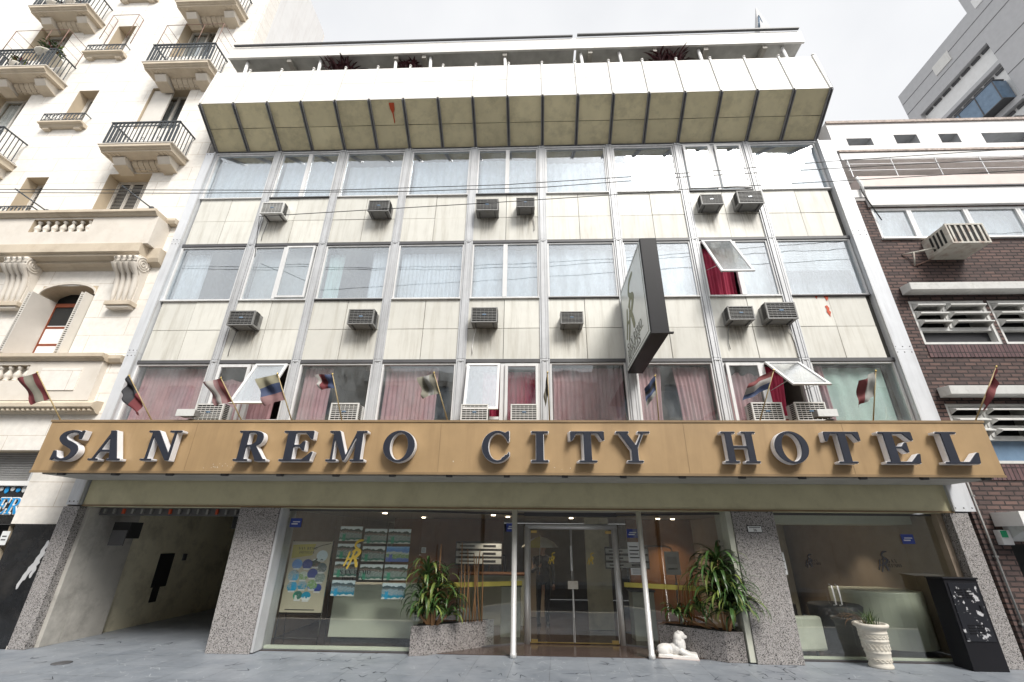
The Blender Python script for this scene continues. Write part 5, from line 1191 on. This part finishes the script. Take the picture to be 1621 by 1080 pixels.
# wire cages above two balconies
def cage(x0, x1, y, z0, z1, lab_parent=ap, name='wire_frame', mid=True):
    g = MB(); r = .010; m = 'iron_rust'
    pts = [(x0, y, z1), (x1, y, z1), (x1, -.01, z1)]; g.tube([(x0, -.01, z1), (x0, y, z1), (x1, y, z1), (x1, -.01, z1)], r, m, 6)
    for x in (x0, x1): g.tube([(x, y, z0), (x, y, z1)], r, m, 6); g.tube([(x, -.01, z0), (x, -.01, z1)], r, m, 6)
    for x in (x0, x1):
        for k in (1, 2): zz = z0+(z1-z0)*k/3; g.tube([(x, y, zz), (x, -.01, zz)], r*.6, m, 5)
    if mid: g.tube([((x0+x1)/2+.3, y, z0), ((x0+x1)/2+.3, y, z1)], r*.8, m, 6)
    return g.build(name, lab_parent)
cage(BX[0]+.1, BX[1]-.12, -.6, 15.46, 16.45); cage(-16.6, -14.85, -.6, 15.42, 16.4); cage(-14.35, -13.45, -.18, 16.6, 17.85, mid=False)
# narrow window rails and ledges
for zl, zr in ((12.78, 13.15), (15.95, 16.45), (19.0, 19.5), (9.32, 9.45)):
    x0, x1 = -14.62, -13.30
    g = MB(); g.prism([(0, zl-.12), (-.10, zl-.12), (-.14, zl-.06), (-.22, zl-.05), (-.22, zl), (0, zl)], x0, x1, 'x', 'stone_trim'); g.box(x0+.1, x0+.28, -.1, -.001, zl-.2, zl-.121, 'stone_trim'); g.box(x1-.28, x1-.1, -.1, -.001, zl-.2, zl-.121, 'stone_trim')
    o = g.build('window_ledge', ap); r = MB()
    r.box(x0+.04, x1-.02, -.20, -.18, zl+.30, zl+.325, 'iron'); r.box(x0+.04, x1-.02, -.20, -.18, zl+.03, zl+.045, 'iron')
    for x in (x0+.05, x1-.03): r.box(x-.01, x+.01, -.179, -.001, zl+.30, zl+.325, 'iron')
    for k in range(12):
        xx = x0+.09+k*.106; r.tube([(xx+.045*math.cos(t), -.19, zl+.17+.11*math.sin(t+.6*(k % 2))) for t in [j*math.pi/5 for j in range(10)]], .008, 'iron', 4, False); r.box(xx-.05, xx-.035, -.197, -.183, zl+.046, zl+.299, 'iron')
    r.build('railing', o)
# two thin wall brackets with round rosettes
for x, z in ((-13.10, 9.62), (-10.25, 9.66)):
    g = MB(); g.tube([(x, -.02, z), (x-.55, -.45, z+.36)], .018, 'iron'); g.ell((x+.01, -.02, z), (.07, .03, .05), 'dark_trim'); g.build('wall_rod', ap)
# the large first-floor balcony with balustrade and scroll brackets
big = MB(); yb_ = -.45
big.prism([(0, 7.72), (-.10, 7.78), (-.22, 7.80), (-.22, 7.86), (-.38, 7.90), (-.38, 7.95), (yb_, 7.98), (yb_, 8.22), (0, 8.22)], LX0, -9.62, 'x', 'stone_trim')
big.prism([(0, 7.80), (-.08, 7.84), (-.16, 7.86), (-.20, 7.95), (-.22, 8.22), (0, 8.22)], -9.619, -9.32, 'x', 'stone_trim')
holes2 = [(-12.68, -11.15, 8.60, 8.98), (-17.8, -16.2, 8.60, 8.98)]
wall(big, LX0, -9.68, 8.221, 9.03, holes2, yb_+.03, yb_+.19, 'stone_light', 'reveal')
big.box(-9.679, -9.50, yb_+.03, -.001, 8.221, 9.03, 'stone_light')
big.prism([(0, 9.031), (yb_-.01, 9.031), (yb_-.06, 9.09), (yb_-.10, 9.10), (yb_-.10, 9.17), (0, 9.17)], LX0, -9.52, 'x', 'stone_trim'); big.prism([(0, 9.031), (-.14, 9.031), (-.18, 9.10), (-.18, 9.17), (0, 9.17)], -9.519, -9.30, 'x', 'stone_trim')
bo = big.build('main_balcony', ap, bevel=.004)
def baluster(x, y, z0, z1):
    h = z1-z0; g = MB(); g.lathe([(.05, 0), (.05, .06*h), (.03, .10*h), (.065, .30*h), (.07, .42*h), (.04, .62*h), (.025, .78*h), (.05, .84*h), (.05, .96*h), (.04, h)], (x, y, z0), 'stone_light', 12); return g
for k in range(7): baluster(-12.58+k*.22, yb_+.11, 8.62, 8.97).build('baluster', bo)
for k in range(7): baluster(-17.7+k*.22, yb_+.11, 8.62, 8.97).build('baluster', bo)
def corbel(x, o_):
    # fluted S-scroll made of four rounded lobes with a spiral at its shoulder
    g = MB(); path = [(-.30, 7.90), (-.40, 7.80), (-.41, 7.68), (-.34, 7.57), (-.25, 7.48), (-.19, 7.35), (-.16, 7.15), (-.15, 6.95), (-.13, 6.80)]; rad = [.06, .085, .09, .07, .055, .06, .06, .05, .04]
    for k in range(4): g.tube([(x-.21+.14*k, p[0], p[1]) for p in path], rad, 'stone_light', 10)
    g.prism([(0, 7.95), (-.36, 7.92), (-.37, 7.66), (-.20, 7.46), (-.13, 7.2), (-.12, 6.78), (0, 6.78)], x-.28, x+.28, 'x', 'stone_light')
    g.box(x-.31, x+.31, -.20, 0, 6.68, 6.775, 'stone_trim'); g.box(x-.27, x+.27, -.16, 0, 6.62, 6.679, 'stone_light')
    for s in (-1, 1):
        for r0 in (.17, .11, .05):
            g.tube([(x+s*.285, -.22+r0*math.cos(t), 7.74+r0*math.sin(t)) for t in [j*math.pi/8 for j in range(17)]], .015, 'stone_light', 5, False)
    g.build('corbel', ap, bevel=.004)
corbel(-9.88, 0); corbel(-12.60, 0)
# shadowed frieze between brackets is just wall; arched window with open shutters
g = MB()
g.box(-12.095, -10.725, .421, .6, 5.45, 7.3, 'void')
pts = [(-11.41+.69*math.cos(t), 7.06+.28*math.sin(t)) for t in [k*math.pi/14 for k in range(15)]]
tp = pts+[(-12.10, 7.06), (-12.10, 7.30), (-10.72, 7.30), (-10.72, 7.06)]
for k in range(14):
    a, b_ = pts[k], pts[k+1]; g.hexa([(a[0], .002, a[1]), (b_[0], .002, b_[1]), (b_[0], .40, b_[1]), (a[0], .40, a[1]), (a[0], .002, 7.32), (b_[0], .002, 7.32), (b_[0], .40, 7.32), (a[0], .40, 7.32)], 'reveal')
    g.hexa([(a[0], -.03, a[1]), (b_[0], -.03, b_[1]), (b_[0], 0, b_[1]), (a[0], 0, a[1]), (a[0], -.03, a[1]+.06), (b_[0], -.03, b_[1]+.06), (b_[0], 0, b_[1]+.06), (a[0], 0, a[1]+.06)], 'stone_light')
aw = g.build('arched_window', ap)
g = MB(); frame(g, -12.07, -10.75, 5.46, 7.0, .33, .40, .10, 'wood_red'); g.box(-11.47, -11.35, .335, .39, 5.56, 6.9, 'wood_red')
for z in (5.9, 6.35): g.box(-12.02, -10.80, .345, .385, z-.028, z+.028, 'wood_red')
g.box(-12.02, -10.80, .352, .358, 5.51, 6.4, 'white_cloth'); g.box(-12.02, -10.80, .352, .358, 6.4, 6.95, 'void'); g.build('window_frame', aw)
for a, b_, y0_, y1_ in ((-12.09, -11.99, -.24, .33), (-10.84, -10.735, -.20, .33)):
    g = MB(); g.box(a, a+.02, y0_, y1_, 5.47, 7.02, 'shutter'); g.box(b_-.02, b_, y0_, y1_, 5.47, 7.02, 'shutter'); g.box(a+.0205, b_-.0205, y1_-.02, y1_, 5.5, 7.0, 'shutter')
    for k in range(30): g.box(a+.021, b_-.021, y0_, y0_+.02, 5.5+k*.05, 5.522+k*.05, 'shutter')
    g.build('shutter', aw)
# lower balustrade, cornices, ground floor
lo = MB()
lo.prism([(0, 5.28), (-.16, 5.29), (-.20, 5.34), (-.26, 5.36), (-.26, 5.44), (0, 5.44)], LX0, -9.62, 'x', 'stone_trim'); lo.prism([(0, 5.28), (-.08, 5.29), (-.12, 5.36), (-.12, 5.44), (0, 5.44)], -9.619, -9.33, 'x', 'stone_trim')
wall(lo, LX0, -9.66, 4.40, 5.279, [(-12.9, -11.28, 4.84, 5.20)], -.14, -.002, 'stone_light', 'reveal')
lo.box(-10.95, -10.05, -.16, -.1405, 4.62, 5.12, 'stone')
lo.prism([(0, 4.12), (-.10, 4.14), (-.16, 4.20), (-.24, 4.24), (-.24, 4.32), (-.16, 4.38), (0, 4.40)], LX0, -9.42, 'x', 'stone_trim')
for k in range(40): lo.box(-9.5-k*.11, -9.45-k*.11, -.21, -.15, 4.165, 4.199, 'stone_trim')
lob = lo.build('lower_cornice', ap)
for k in range(8): baluster(-12.82+k*.21, -.07, 4.85, 5.19).build('baluster', lob)
gf = MB(); holes = [(-12.4, -10.28, 0, 3.38), (-16, -13.2, 0, 3.38)]
wall(gf, LX0, LX1, 1.99, 4.199, holes, -.02, .5, 'stone', 'reveal'); wall(gf, LX0, LX1-.03, 0, 1.988, [(-12.4, -10.14, -.01, 1.99)], -.05, .5, 'black_granite', 'black_granite')
arc = [(-11.34+1.06*math.cos(t), 3.38+.34*math.sin(t)) for t in [k*math.pi/14 for k in range(15)]]
gf.box(LX1-.04, LX1-.005, -.06, -.021, 0, .05, 'stone_light')
gf.build('ground_floor_wall', ap)
sh = MB(); sh.box(-12.39, -10.29, .25, .30, 2.80, 3.37, 'grey_wall'); sh.box(-10.60, -10.55, .22, .249, 2.80, 3.37, 'alu'); sh.box(-12.39, -10.29, .10, .24, 2.70, 2.79, 'white')
for k in range(12): sh.box(-12.39, -10.62, .235, .249, 2.82+k*.046, 2.845+k*.046, 'ac')
sh.box(-12.39, -10.145, .30, .34, 0, 1.98, 'void'); sh.box(-12.39, -10.29, .18, .22, 1.99, 2.69, 'black_granite')
sh.build('shop_front', ap)
g = MB()
text(g, 'ERO', .30, lambda a, c_, d: (-10.96+a*1.0+c_*.12, .172-d, 2.17+c_), .012, 0, 'blue_letter', 'white', res=24, sp=.04)
text(g, 'ERO', .30, lambda a, c_, d: (-10.96+a*1.0+c_*.12, .177-d, 2.17+c_), .004, 0, 'white', 'white', res=24, sp=.04, grow=.05)
for k in range(9): g.ell((-11.25+k*.12, .17, 2.64-.02*(k % 2)), (.05, .012, .045 if k % 3 else .07), 'blue_letter' if k % 2 else 'paper', 10)
o = g.build('shop_sign'); tag(o, 'blue shop lettering ERO with a white outline on black at the far left', 'sign')
g = MB(); g.box(-10.32, -10.17, -.062, -.055, 1.62, 1.86, 'paper'); g.box(-10.29, -10.2, -.064, -.0625, 1.7, 1.72, 'ink'); g.box(-10.29, -10.2, -.064, -.0625, 1.76, 1.78, 'ink'); o = g.build('paper_notice'); tag(o, 'small white notice pasted on the black shopfront', 'notice')
g = MB()
for x, z, rx, rz_ in [(a_+.24, b_+.06, c_, d_) for a_, b_, c_, d_ in ((-9.62, 1.52, .035, .13), (-9.64, 1.38, .05, .12), (-9.68, 1.24, .06, .10), (-9.76, 1.10, .045, .12), (-9.82, .96, .03, .12), (-9.66, 1.12, .03, .10))]:
    g.prism([(x+rx*(1+.3*math.sin(4*t))*math.cos(t)+.35*rz_*math.sin(t)*.5, z+rz_*math.sin(t)) for t in [k*math.pi/10 for k in range(20)]], -.0555-.0006*int(abs(z*7) % 5), -.0505, 'y', 'grey_wall')
o = g.build('graffiti'); tag(o, 'pale grey painted blot on the black shopfront beside the granite pillar', 'graffiti')
# balcony plants and things on the balconies
def bush(name, loc, r, h, n, mats, lab, cat='plant', seed=0, pot=True, L_=.16):
    random.seed(seed); t = thing(name, lab, cat, loc)
    if pot:
        g = MB(); g.lathe([(r*.42, 0), (r*.62, .20), (r*.66, .22), (r*.58, .21)], (0, 0, 0), 'clay', 14); g.build('pot', t)
    g = MB()
    for k in range(n):
        a = rnd(0, 6.28); rr = r*rnd(.1, .9); leaf(g, (rr*.5*math.cos(a), rr*.5*math.sin(a), .18+h*rnd(0, .8)), a, L_*rnd(.6, 1.3), .05, rnd(-.2, 1.2), rnd(.6, 2.0), random.choice(mats), 4)
    g.build('foliage', t)
bush('potted_plant', (-15.25, -.42, 15.15), .5, .6, 160, ['leaf', 'leaf_light', 'leaf', 'flag_red'], 'bushy flowering plant on the left balcony rail', seed=1)
bush('potted_plant', (-15.9, -.5, 14.62), .3, .3, 70, ['leaf', 'leaf_light', 'flag_red'], 'small potted plant behind the railing of the left balcony', seed=2)
bush('potted_plant', (-16.1, -.45, 17.66), .4, .35, 80, ['flag_red', 'leaf_red', 'leaf'], 'red flowering plant on the topmost left balcony', seed=3)
bush('potted_plant', (-15.45, -.45, 17.66), .4, .35, 80, ['flag_red', 'leaf'], 'pinkish flowering plant right of the red one on the topmost left balcony', seed=8)
# ================================================================== ROOF TERRACE PLANTS
for x, s, lab, sd_2 in ((-5.75, .62, 'large dark red spiky plant at the left of the roof terrace', 1), (-3.75, .42, 'smaller dark red spiky plant on the roof terrace', 2), (3.55, .65, 'dark purple bushy plant under the right part of the terrace roof', 3)):
    random.seed(sd_2); t = thing('terrace_plant', lab, 'plant', (x, -.50, 13.0))
    g = MB(); g.lathe([(.12, 0), (.18, .4), (.2, .42), (.17, .4)], (0, 0, 0), 'clay', 16); g.build('pot', t)
    g = MB()
    for k in range(150): a = rnd(0, 6.28); leaf(g, (rnd(-s, s)*.55, rnd(-.2, .1), rnd(.75, 1.2)), a, s*rnd(.4, .85), .045, rnd(.2, 1.5), rnd(.5, 2), 'leaf_red', 5)
    g.tube([(0, 0, .4), (0, 0, .9)], .03, 'bamboo'); g.build('foliage', t)
# pointed grey roof thing
t = thing('roof_pinnacle', 'pointed grey pinnacle rising behind the right end of the terrace roof', 'pinnacle', (6.9, .0, 14.9))
g = MB(); g.hexa([(-.16, -.12, 0), (.22, -.12, 0), (.22, .12, 0), (-.16, .12, 0), (-.14, -.10, 1.5), (.20, -.10, 1.5), (.20, .10, 1.5), (-.14, .10, 1.5)], 'grey_wall'); g.build('base', t)
g = MB(); g.hexa([(-.14, -.10, 1.501), (.20, -.10, 1.501), (.20, .10, 1.501), (-.14, .10, 1.501), (.06, -.01, 2.55), (.10, -.01, 2.55), (.10, .01, 2.55), (.06, .01, 2.55)], 'grey_wall'); g.tube([(-.12, -.12, 1.4), (.0, -.08, 2.0), (.06, -.06, 1.55)], .03, 'blue_glass', 6); g.build('spike', t)
# ================================================================== RIGHT BRICK BUILDING
bk = thing('brick_building', 'dark purple brick building with concrete louvres and white upper storeys right of the hotel', 'building', (0, 0, 0))
RX0, RX1 = 7.665, 22
bw_ = MB()
hb = [(8.04, 13.6, 8.40, 9.30), (8.04, 9.64, 5.66, 6.70), (9.72, 11.3, 5.66, 6.70), (7.95, 9.64, 3.20, 4.36), (9.72, 11.3, 3.2, 4.36), (8.12, 9.4, 0, 1.80)]
wall(bw_, RX0, RX1, 0, 9.55, hb, .02, .5, 'brick', 'ac_white')
bw_.build('wall', bk)
g = MB(); g.box(8.04, 11.3, .004, .0195, 5.36, 5.64, 'soldier'); g.build('brick_course', bk); g = MB(); g.box(7.95, 11.3, .004, .0195, 2.9, 3.18, 'soldier'); g.build('brick_course', bk)
for z0, xa in ((6.84, 7.96), (4.48, 7.90)):
    g = MB(); g.prism([(0, z0), (-.26, z0), (-.27, z0+.17), (0, z0+.2)], xa, 12.5, 'x', 'ac_white'); o = g.build('concrete_ledge', bk, bevel=.006); o['label'] = 'weathered white concrete ledge over the louvres'
def louvre_bay(x0, x1, z0, z1):
    f = MB(); xm = x0+.72; frame(f, x0+.003, x1-.003, z0+.003, z1-.003, .03, .3, .05, 'ac_white'); zt = z1-.66
    f.box(x0+.05, x1-.05, .06, .16, zt-.05, zt, 'ac_white'); f.box(xm-.03, xm+.03, .04, .16, zt+.001, z1-.051, 'ac_white'); o = f.build('louvre_window', bk)
    for a, b_ in ((x0+.055, xm-.035), (xm+.035, x1-.055)):
        n_ = int(round((z1-.05-zt)/.2)); hh = (z1-.052-zt)/n_
        l = MB(); wall(l, a, b_, zt+.001, z1-.051, [(a+.03, b_-.03, zt+hh*k+.03, zt+hh*k+.145) for k in range(n_)], .06, .10, 'ac_white'); l.build('louvre_panel', o)
        for k in range(n_):
            zz = zt+hh*k+.145; l = MB(); l.prism([(.059, zz), (.059, zz+.045), (-.10, zz-.02), (-.10, zz-.045)], a+.02, b_-.02, 'x', 'ac_white')
            for e_ in (a+.02, b_-.035): l.prism([(.0585, zz-.005), (.0585, zz-.10), (-.095, zz-.047)], e_, e_+.015, 'x', 'ac_white')
            l.build('louvre', o)
    p_ = MB(); p_.box(x0+.05, x1-.05, .17, .18, z0+.05, zt-.05, 'blue_glass' if z0 < 4 else 'ink'); p_.build('pane', o)
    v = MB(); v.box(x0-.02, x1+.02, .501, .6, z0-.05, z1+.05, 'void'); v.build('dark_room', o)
for a in ((8.04, 9.64, 5.66, 6.70), (9.72, 11.3, 5.66, 6.70), (7.95, 9.64, 3.20, 4.36), (9.72, 11.3, 3.2, 4.36)): louvre_bay(*a)
xs_ = [8.04, 8.93, 10.27, 11.50, 13.58]
for k in range(4):
    f = MB(); frame(f, xs_[k]+.003, xs_[k+1]-.003, 8.403, 9.297, .03, .14, .055, 'alu_white'); o = f.build('window', bk)
    p_ = MB(); p_.box(xs_[k]+.05, xs_[k+1]-.05, .07, .076, 8.45, 9.25, 'glass_up'); p_.build('pane', o); curtain(xs_[k]+.05, xs_[k+1]-.05, 8.44, 9.2, 'blind', y=.25, parent=o, folds=6)
g = MB(); g.box(8.0, 13.6, .51, .6, 8.3, 9.4, 'room'); g.box(8.02, 13.6, -.04, .0195, 8.36, 8.399, 'white'); g.build('window_back', bk)
g = MB()
g.box(8.0, RX1, -.06, .019, 9.34, 9.86, 'brickwhite'); g.box(RX0+.0, 7.99, -.02, .019, 9.62, 9.86, 'brickwhite'); g.box(7.95, RX1, -.10, .019, 9.862, 9.90, 'dark_trim'); g.box(7.95, RX1, -.08, .3, 9.902, 10.24, 'pink_render')
g.box(RX0+.02, RX1, .60, .9, 9.56, 11.05, 'brickwhite')
g.box(7.78, RX1, -.02, .599, 10.86, 11.10, 'brickwhite'); g.box(7.78, RX1, -.05, -.0205, 11.12, 11.18, 'brick_edge')
wall(g, RX0+.05, RX1, 11.19, 12.22, [(8.1, 8.75, 11.36, 11.62), (9.35, 9.95, 11.40, 11.72), (10.5, 11.0, 11.40, 11.72), (11.6, 12.9, 11.36, 11.72)], -.02, .5, 'brickwhite', 'alu')
g.box(RX0+.05, RX1, -.06, -.021, 12.16, 12.24, 'brick_edge'); g.box(RX0+.05, RX1, .501, .6, 11.2, 12.2, 'grey_wall')
g.build('upper_storeys', bk)
g = MB()
for z in (10.45, 10.66, 10.84): g.box(7.8, 14, -.07, -.055, z, z+.014, 'alu')
for k in range(6): g.box(7.85+k*1.1, 7.87+k*1.1, -.07, -.055, 10.24, 10.86, 'alu')
for x, w_, z in ((8.2, .25, 10.5), (9.25, .1, 10.42), (9.42, .12, 10.42), (9.62, .1, 10.42), (10.1, .4, 10.62), (11.4, .5, 10.6)): g.box(x, x+w_, .52, .599, z, z+.1, 'ac')
g.tube([(7.9, -.09, 10.2), (7.95, -.09, 10.0), (7.93, -.09, 9.7)], .035, 'white'); g.tube([(7.95, -.09, 10.2), (7.90, -.09, 9.7), (8.15, -.03, 8.9)], .012, 'cable'); g.build('terrace_railing', bk)
# roof steps behind, reaching towards the far building
g = MB(); g.box(RX0+.1, RX1, .6, 12, 11.0, 12.0, 'brickwhite'); g.build('roof', bk)
# big rusty unit with bracket
t = acx = thing('air_conditioner', 'large rusty white air conditioner with vertical slots on the brick wall', 'air conditioner', (9.28, .02, 8.02))
g = MB(); g.box(-.40, .40, -.62, 0, -.24, .26, 'ac_rust'); frame(g, -.41, .41, -.25, .27, -.66, -.6205, .035, 'ac_rust')
for k in range(4): g.box(-.406, -.401, -.55+k*.1, -.50+k*.1, -.16, .2, 'void')
g.build('casing', t)
g = MB(); g.box(-.375, .375, -.634, -.6215, -.215, .235, 'void')
for k in range(6): xx = -.31+k*.124; g.box(xx-.022, xx+.022, -.652, -.6345, -.215, .235, 'ac_rust')
g.build('grille', t)
g = MB(); g.tube([(-.42, -.3, -.12), (-.95, -.02, -.10)], .02, 'ac_rust'); g.build('bracket', t); g = MB(); g.tube([(-.78, -.12, -.1), (-.78, -.02, -.4)], .016, 'ac_rust'); g.build('bracket', t); g = MB(); g.tube([(-.42, -.05, -.27), (-.75, -.02, -.4)], .016, 'iron_rust'); g.build('bracket', t)
# awning box, green emergency lamp, pipe, doorway
g = MB(); g.box(7.98, 12, -.50, .019, 2.10, 2.33, 'white'); g.prism([(-.48, 2.099), (.018, 2.099), (.018, 1.86)], 8.1, 12, 'x', 'ac_white'); o = g.build('shutter_box'); tag(o, 'white roller shutter box over the dark doorway at the far right', 'shutter box')
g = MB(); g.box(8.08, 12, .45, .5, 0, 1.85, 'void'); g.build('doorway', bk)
t = thing('alarm_box', 'small white and green alarm box on the brick wall under the shutter box', 'alarm box', (7.99, .0, 1.92))
g = MB(); g.box(-.08, .10, -.10, .018, -.12, .12, 'white_gloss'); g.build('case', t, bevel=.01); g = MB(); g.box(-.07, .03, -.112, -.101, .0, .11, 'green_box'); g.build('green_lens', t)
t = thing('drain_pipe', 'thin grey pipe running down the brick wall beside the granite pillar', 'pipe', (7.76, -.02, 0))
g = MB(); g.tube([(0, 0, 0), (0, 0, 3.1)], .018, 'ac', 8); g.build('pipe', t); g = MB()
for z in (.6, 1.6, 2.6): g.box(-.03, .03, -.022, .038, z, z+.03, 'ac')
g.build('clip', t)
# ================================================================== FAR TOWER
ft = thing('office_tower', 'tall grey tower with recessed white bands and blue glass balconies behind the brick building', 'building', (30, 0, 0))
g = MB()
wall_ = g
def fbox(x0, x1, y0, y1, z0, z1, m): g.box(x0, x1, y0, y1, z0, z1, m)
fbox(.35, 14, 10.9, 17.25, 0, 35.2, 'white'); fbox(0, .349, 10.9, 17.25, 32.2, 35.4, 'grey_wall'); fbox(0, .349, 16.4, 17.25, 0, 32.2, 'grey_wall')
fbox(0, 14, -6, 10.9, 0, 38, 'grey_wall'); fbox(0, .349, 10.9, 16.4, 28.9, 29.2, 'grey_wall') if 0 else None
fbox(.0, .349, 10.9, 16.4, 30.15, 30.45, 'grey_wall'); fbox(.0, .349, 10.9, 16.4, 26.9, 27.3, 'grey_wall'); fbox(0, .349, 10.9, 16.4, 23.6, 24.0, 'grey_wall')
g.build('shell', ft)
g = MB()
for z in (33.2, 34.3, 37, 31, 29, 27): fbox(-.012, -.001, -6, 17.2 if z > 32.3 and z < 35.5 else 10.9, z, z+.05, 'dark_trim')
for zc in (32.0, 29.85, 26.7, 23.4):
    for k in range(7): fbox(.26, .349, 11.0+k*.78, 11.6+k*.78, zc-.0, zc+.17, 'dark_trim')
g.build('vent_slots', ft)
for z0 in (27.4, 24.1):
    g = MB(); fbox(-.6, .25, 11.3, 16.2, z0, z0+1.6, 'blue_glass')
    for k in range(5): fbox(-.63, -.601, 11.3+k*1.22, 11.36+k*1.22, z0, z0+1.6, 'dark_trim')
    fbox(-.64, .1, 11.25, 16.25, z0+1.601, z0+1.68, 'dark_trim'); fbox(-.64, .1, 11.25, 16.25, z0-.06, z0-.001, 'dark_trim'); g.build('glass_balcony', ft)
g = MB(); fbox(-.06, -.002, 12.9, 14.2, 33.6, 34.5, 'face_panel'); g.build('vent_panel', ft)
g = MB()
for k, y in enumerate((7.6, 8.3, 9.0, 9.9)): fbox(-.05, -.002, y, y+.5, 35.0-.0*k, 35.5+.3*(k % 2), 'white')
g.build('white_marks', ft)
# ================================================================== CABLES
for pts, lab in (([(-14, -1.5, 8.99), (-12.33, -1.5, 8.95), (-7.87, -1.5, 8.83), (-4.71, -1.5, 8.75), (-.84, -1.5, 8.82), (2.9, -1.5, 9.045), (6.28, -1.5, 9.32), (10.3, -1.5, 9.58), (14, -1.5, 9.8)], 'uppermost of the three thin black cables across the facade'),
                 ([(-14, -1.5, 8.9), (-8, -1.5, 8.74), (-3, -1.5, 8.68), (0, -1.5, 8.73), (2.87, -1.5, 8.94), (6.37, -1.5, 9.12), (10.2, -1.5, 9.3), (14, -1.5, 9.5)], 'middle of the three thin black cables across the facade'),
                 ([(-7.0, -.1, 8.0), (-6.09, -1.5, 8.06), (-1.1, -1.5, 8.33), (1.36, -1.5, 8.48), (2.88, -1.5, 8.60), (6.22, -1.5, 8.76), (10.0, -1.5, 8.96), (14, -1.5, 9.2)], 'lowest of the three thin black cables, rising to the right')):
    g = MB(); g.tube(pts, .008, 'cable', 6); tag(g.build('overhead_cable'), lab, 'cable', 'cables strung across the facade')
# ================================================================== ACROSS THE STREET (seen reflected)
for x0, x1, h, m, lab in ((-30, -9, 11.5, 'opp2', 'tall pale block across the street on the left'), (-8.99, 3, 9.6, 'opp1', 'brownish block across the street in the middle'), (3.01, 30, 10.8, 'opp2', 'pale block across the street on the right')):
    t = thing('opposite_building', lab, 'building', (0, 0, 0)); hs_ = []
    x = x0+.8
    while x+1.3 < x1:
        z = 4.2
        while z+1.8 < h: hs_.append((x, x+1.2, z, z+1.7)); z += 3.1
        x += 2.5
    g = MB(); wall(g, x0, x1, 0, h, hs_, -12.6, -12.9, m); g.box(x0, x1, -20, -13.0, 0, h-.01, m); g.box(x0, x1, -12.5, -12.599, h-.4, h+.1, 'white'); g.build('wall', t)
    g = MB(); g.box(x0+.1, x1-.1, -12.95, -12.91, 0, h-.5, 'blue_glass'); g.build('panes', t)

t = tag(MB().lathe([(.13, 0), (.13, .006), (.11, .009)], (0, 0, 0), 'dark_trim', 24).build('drain_cover'), 'small round dark drain cover set in the pavement before the garage', 'drain cover'); t.location = (-7.55, -.84, .001)
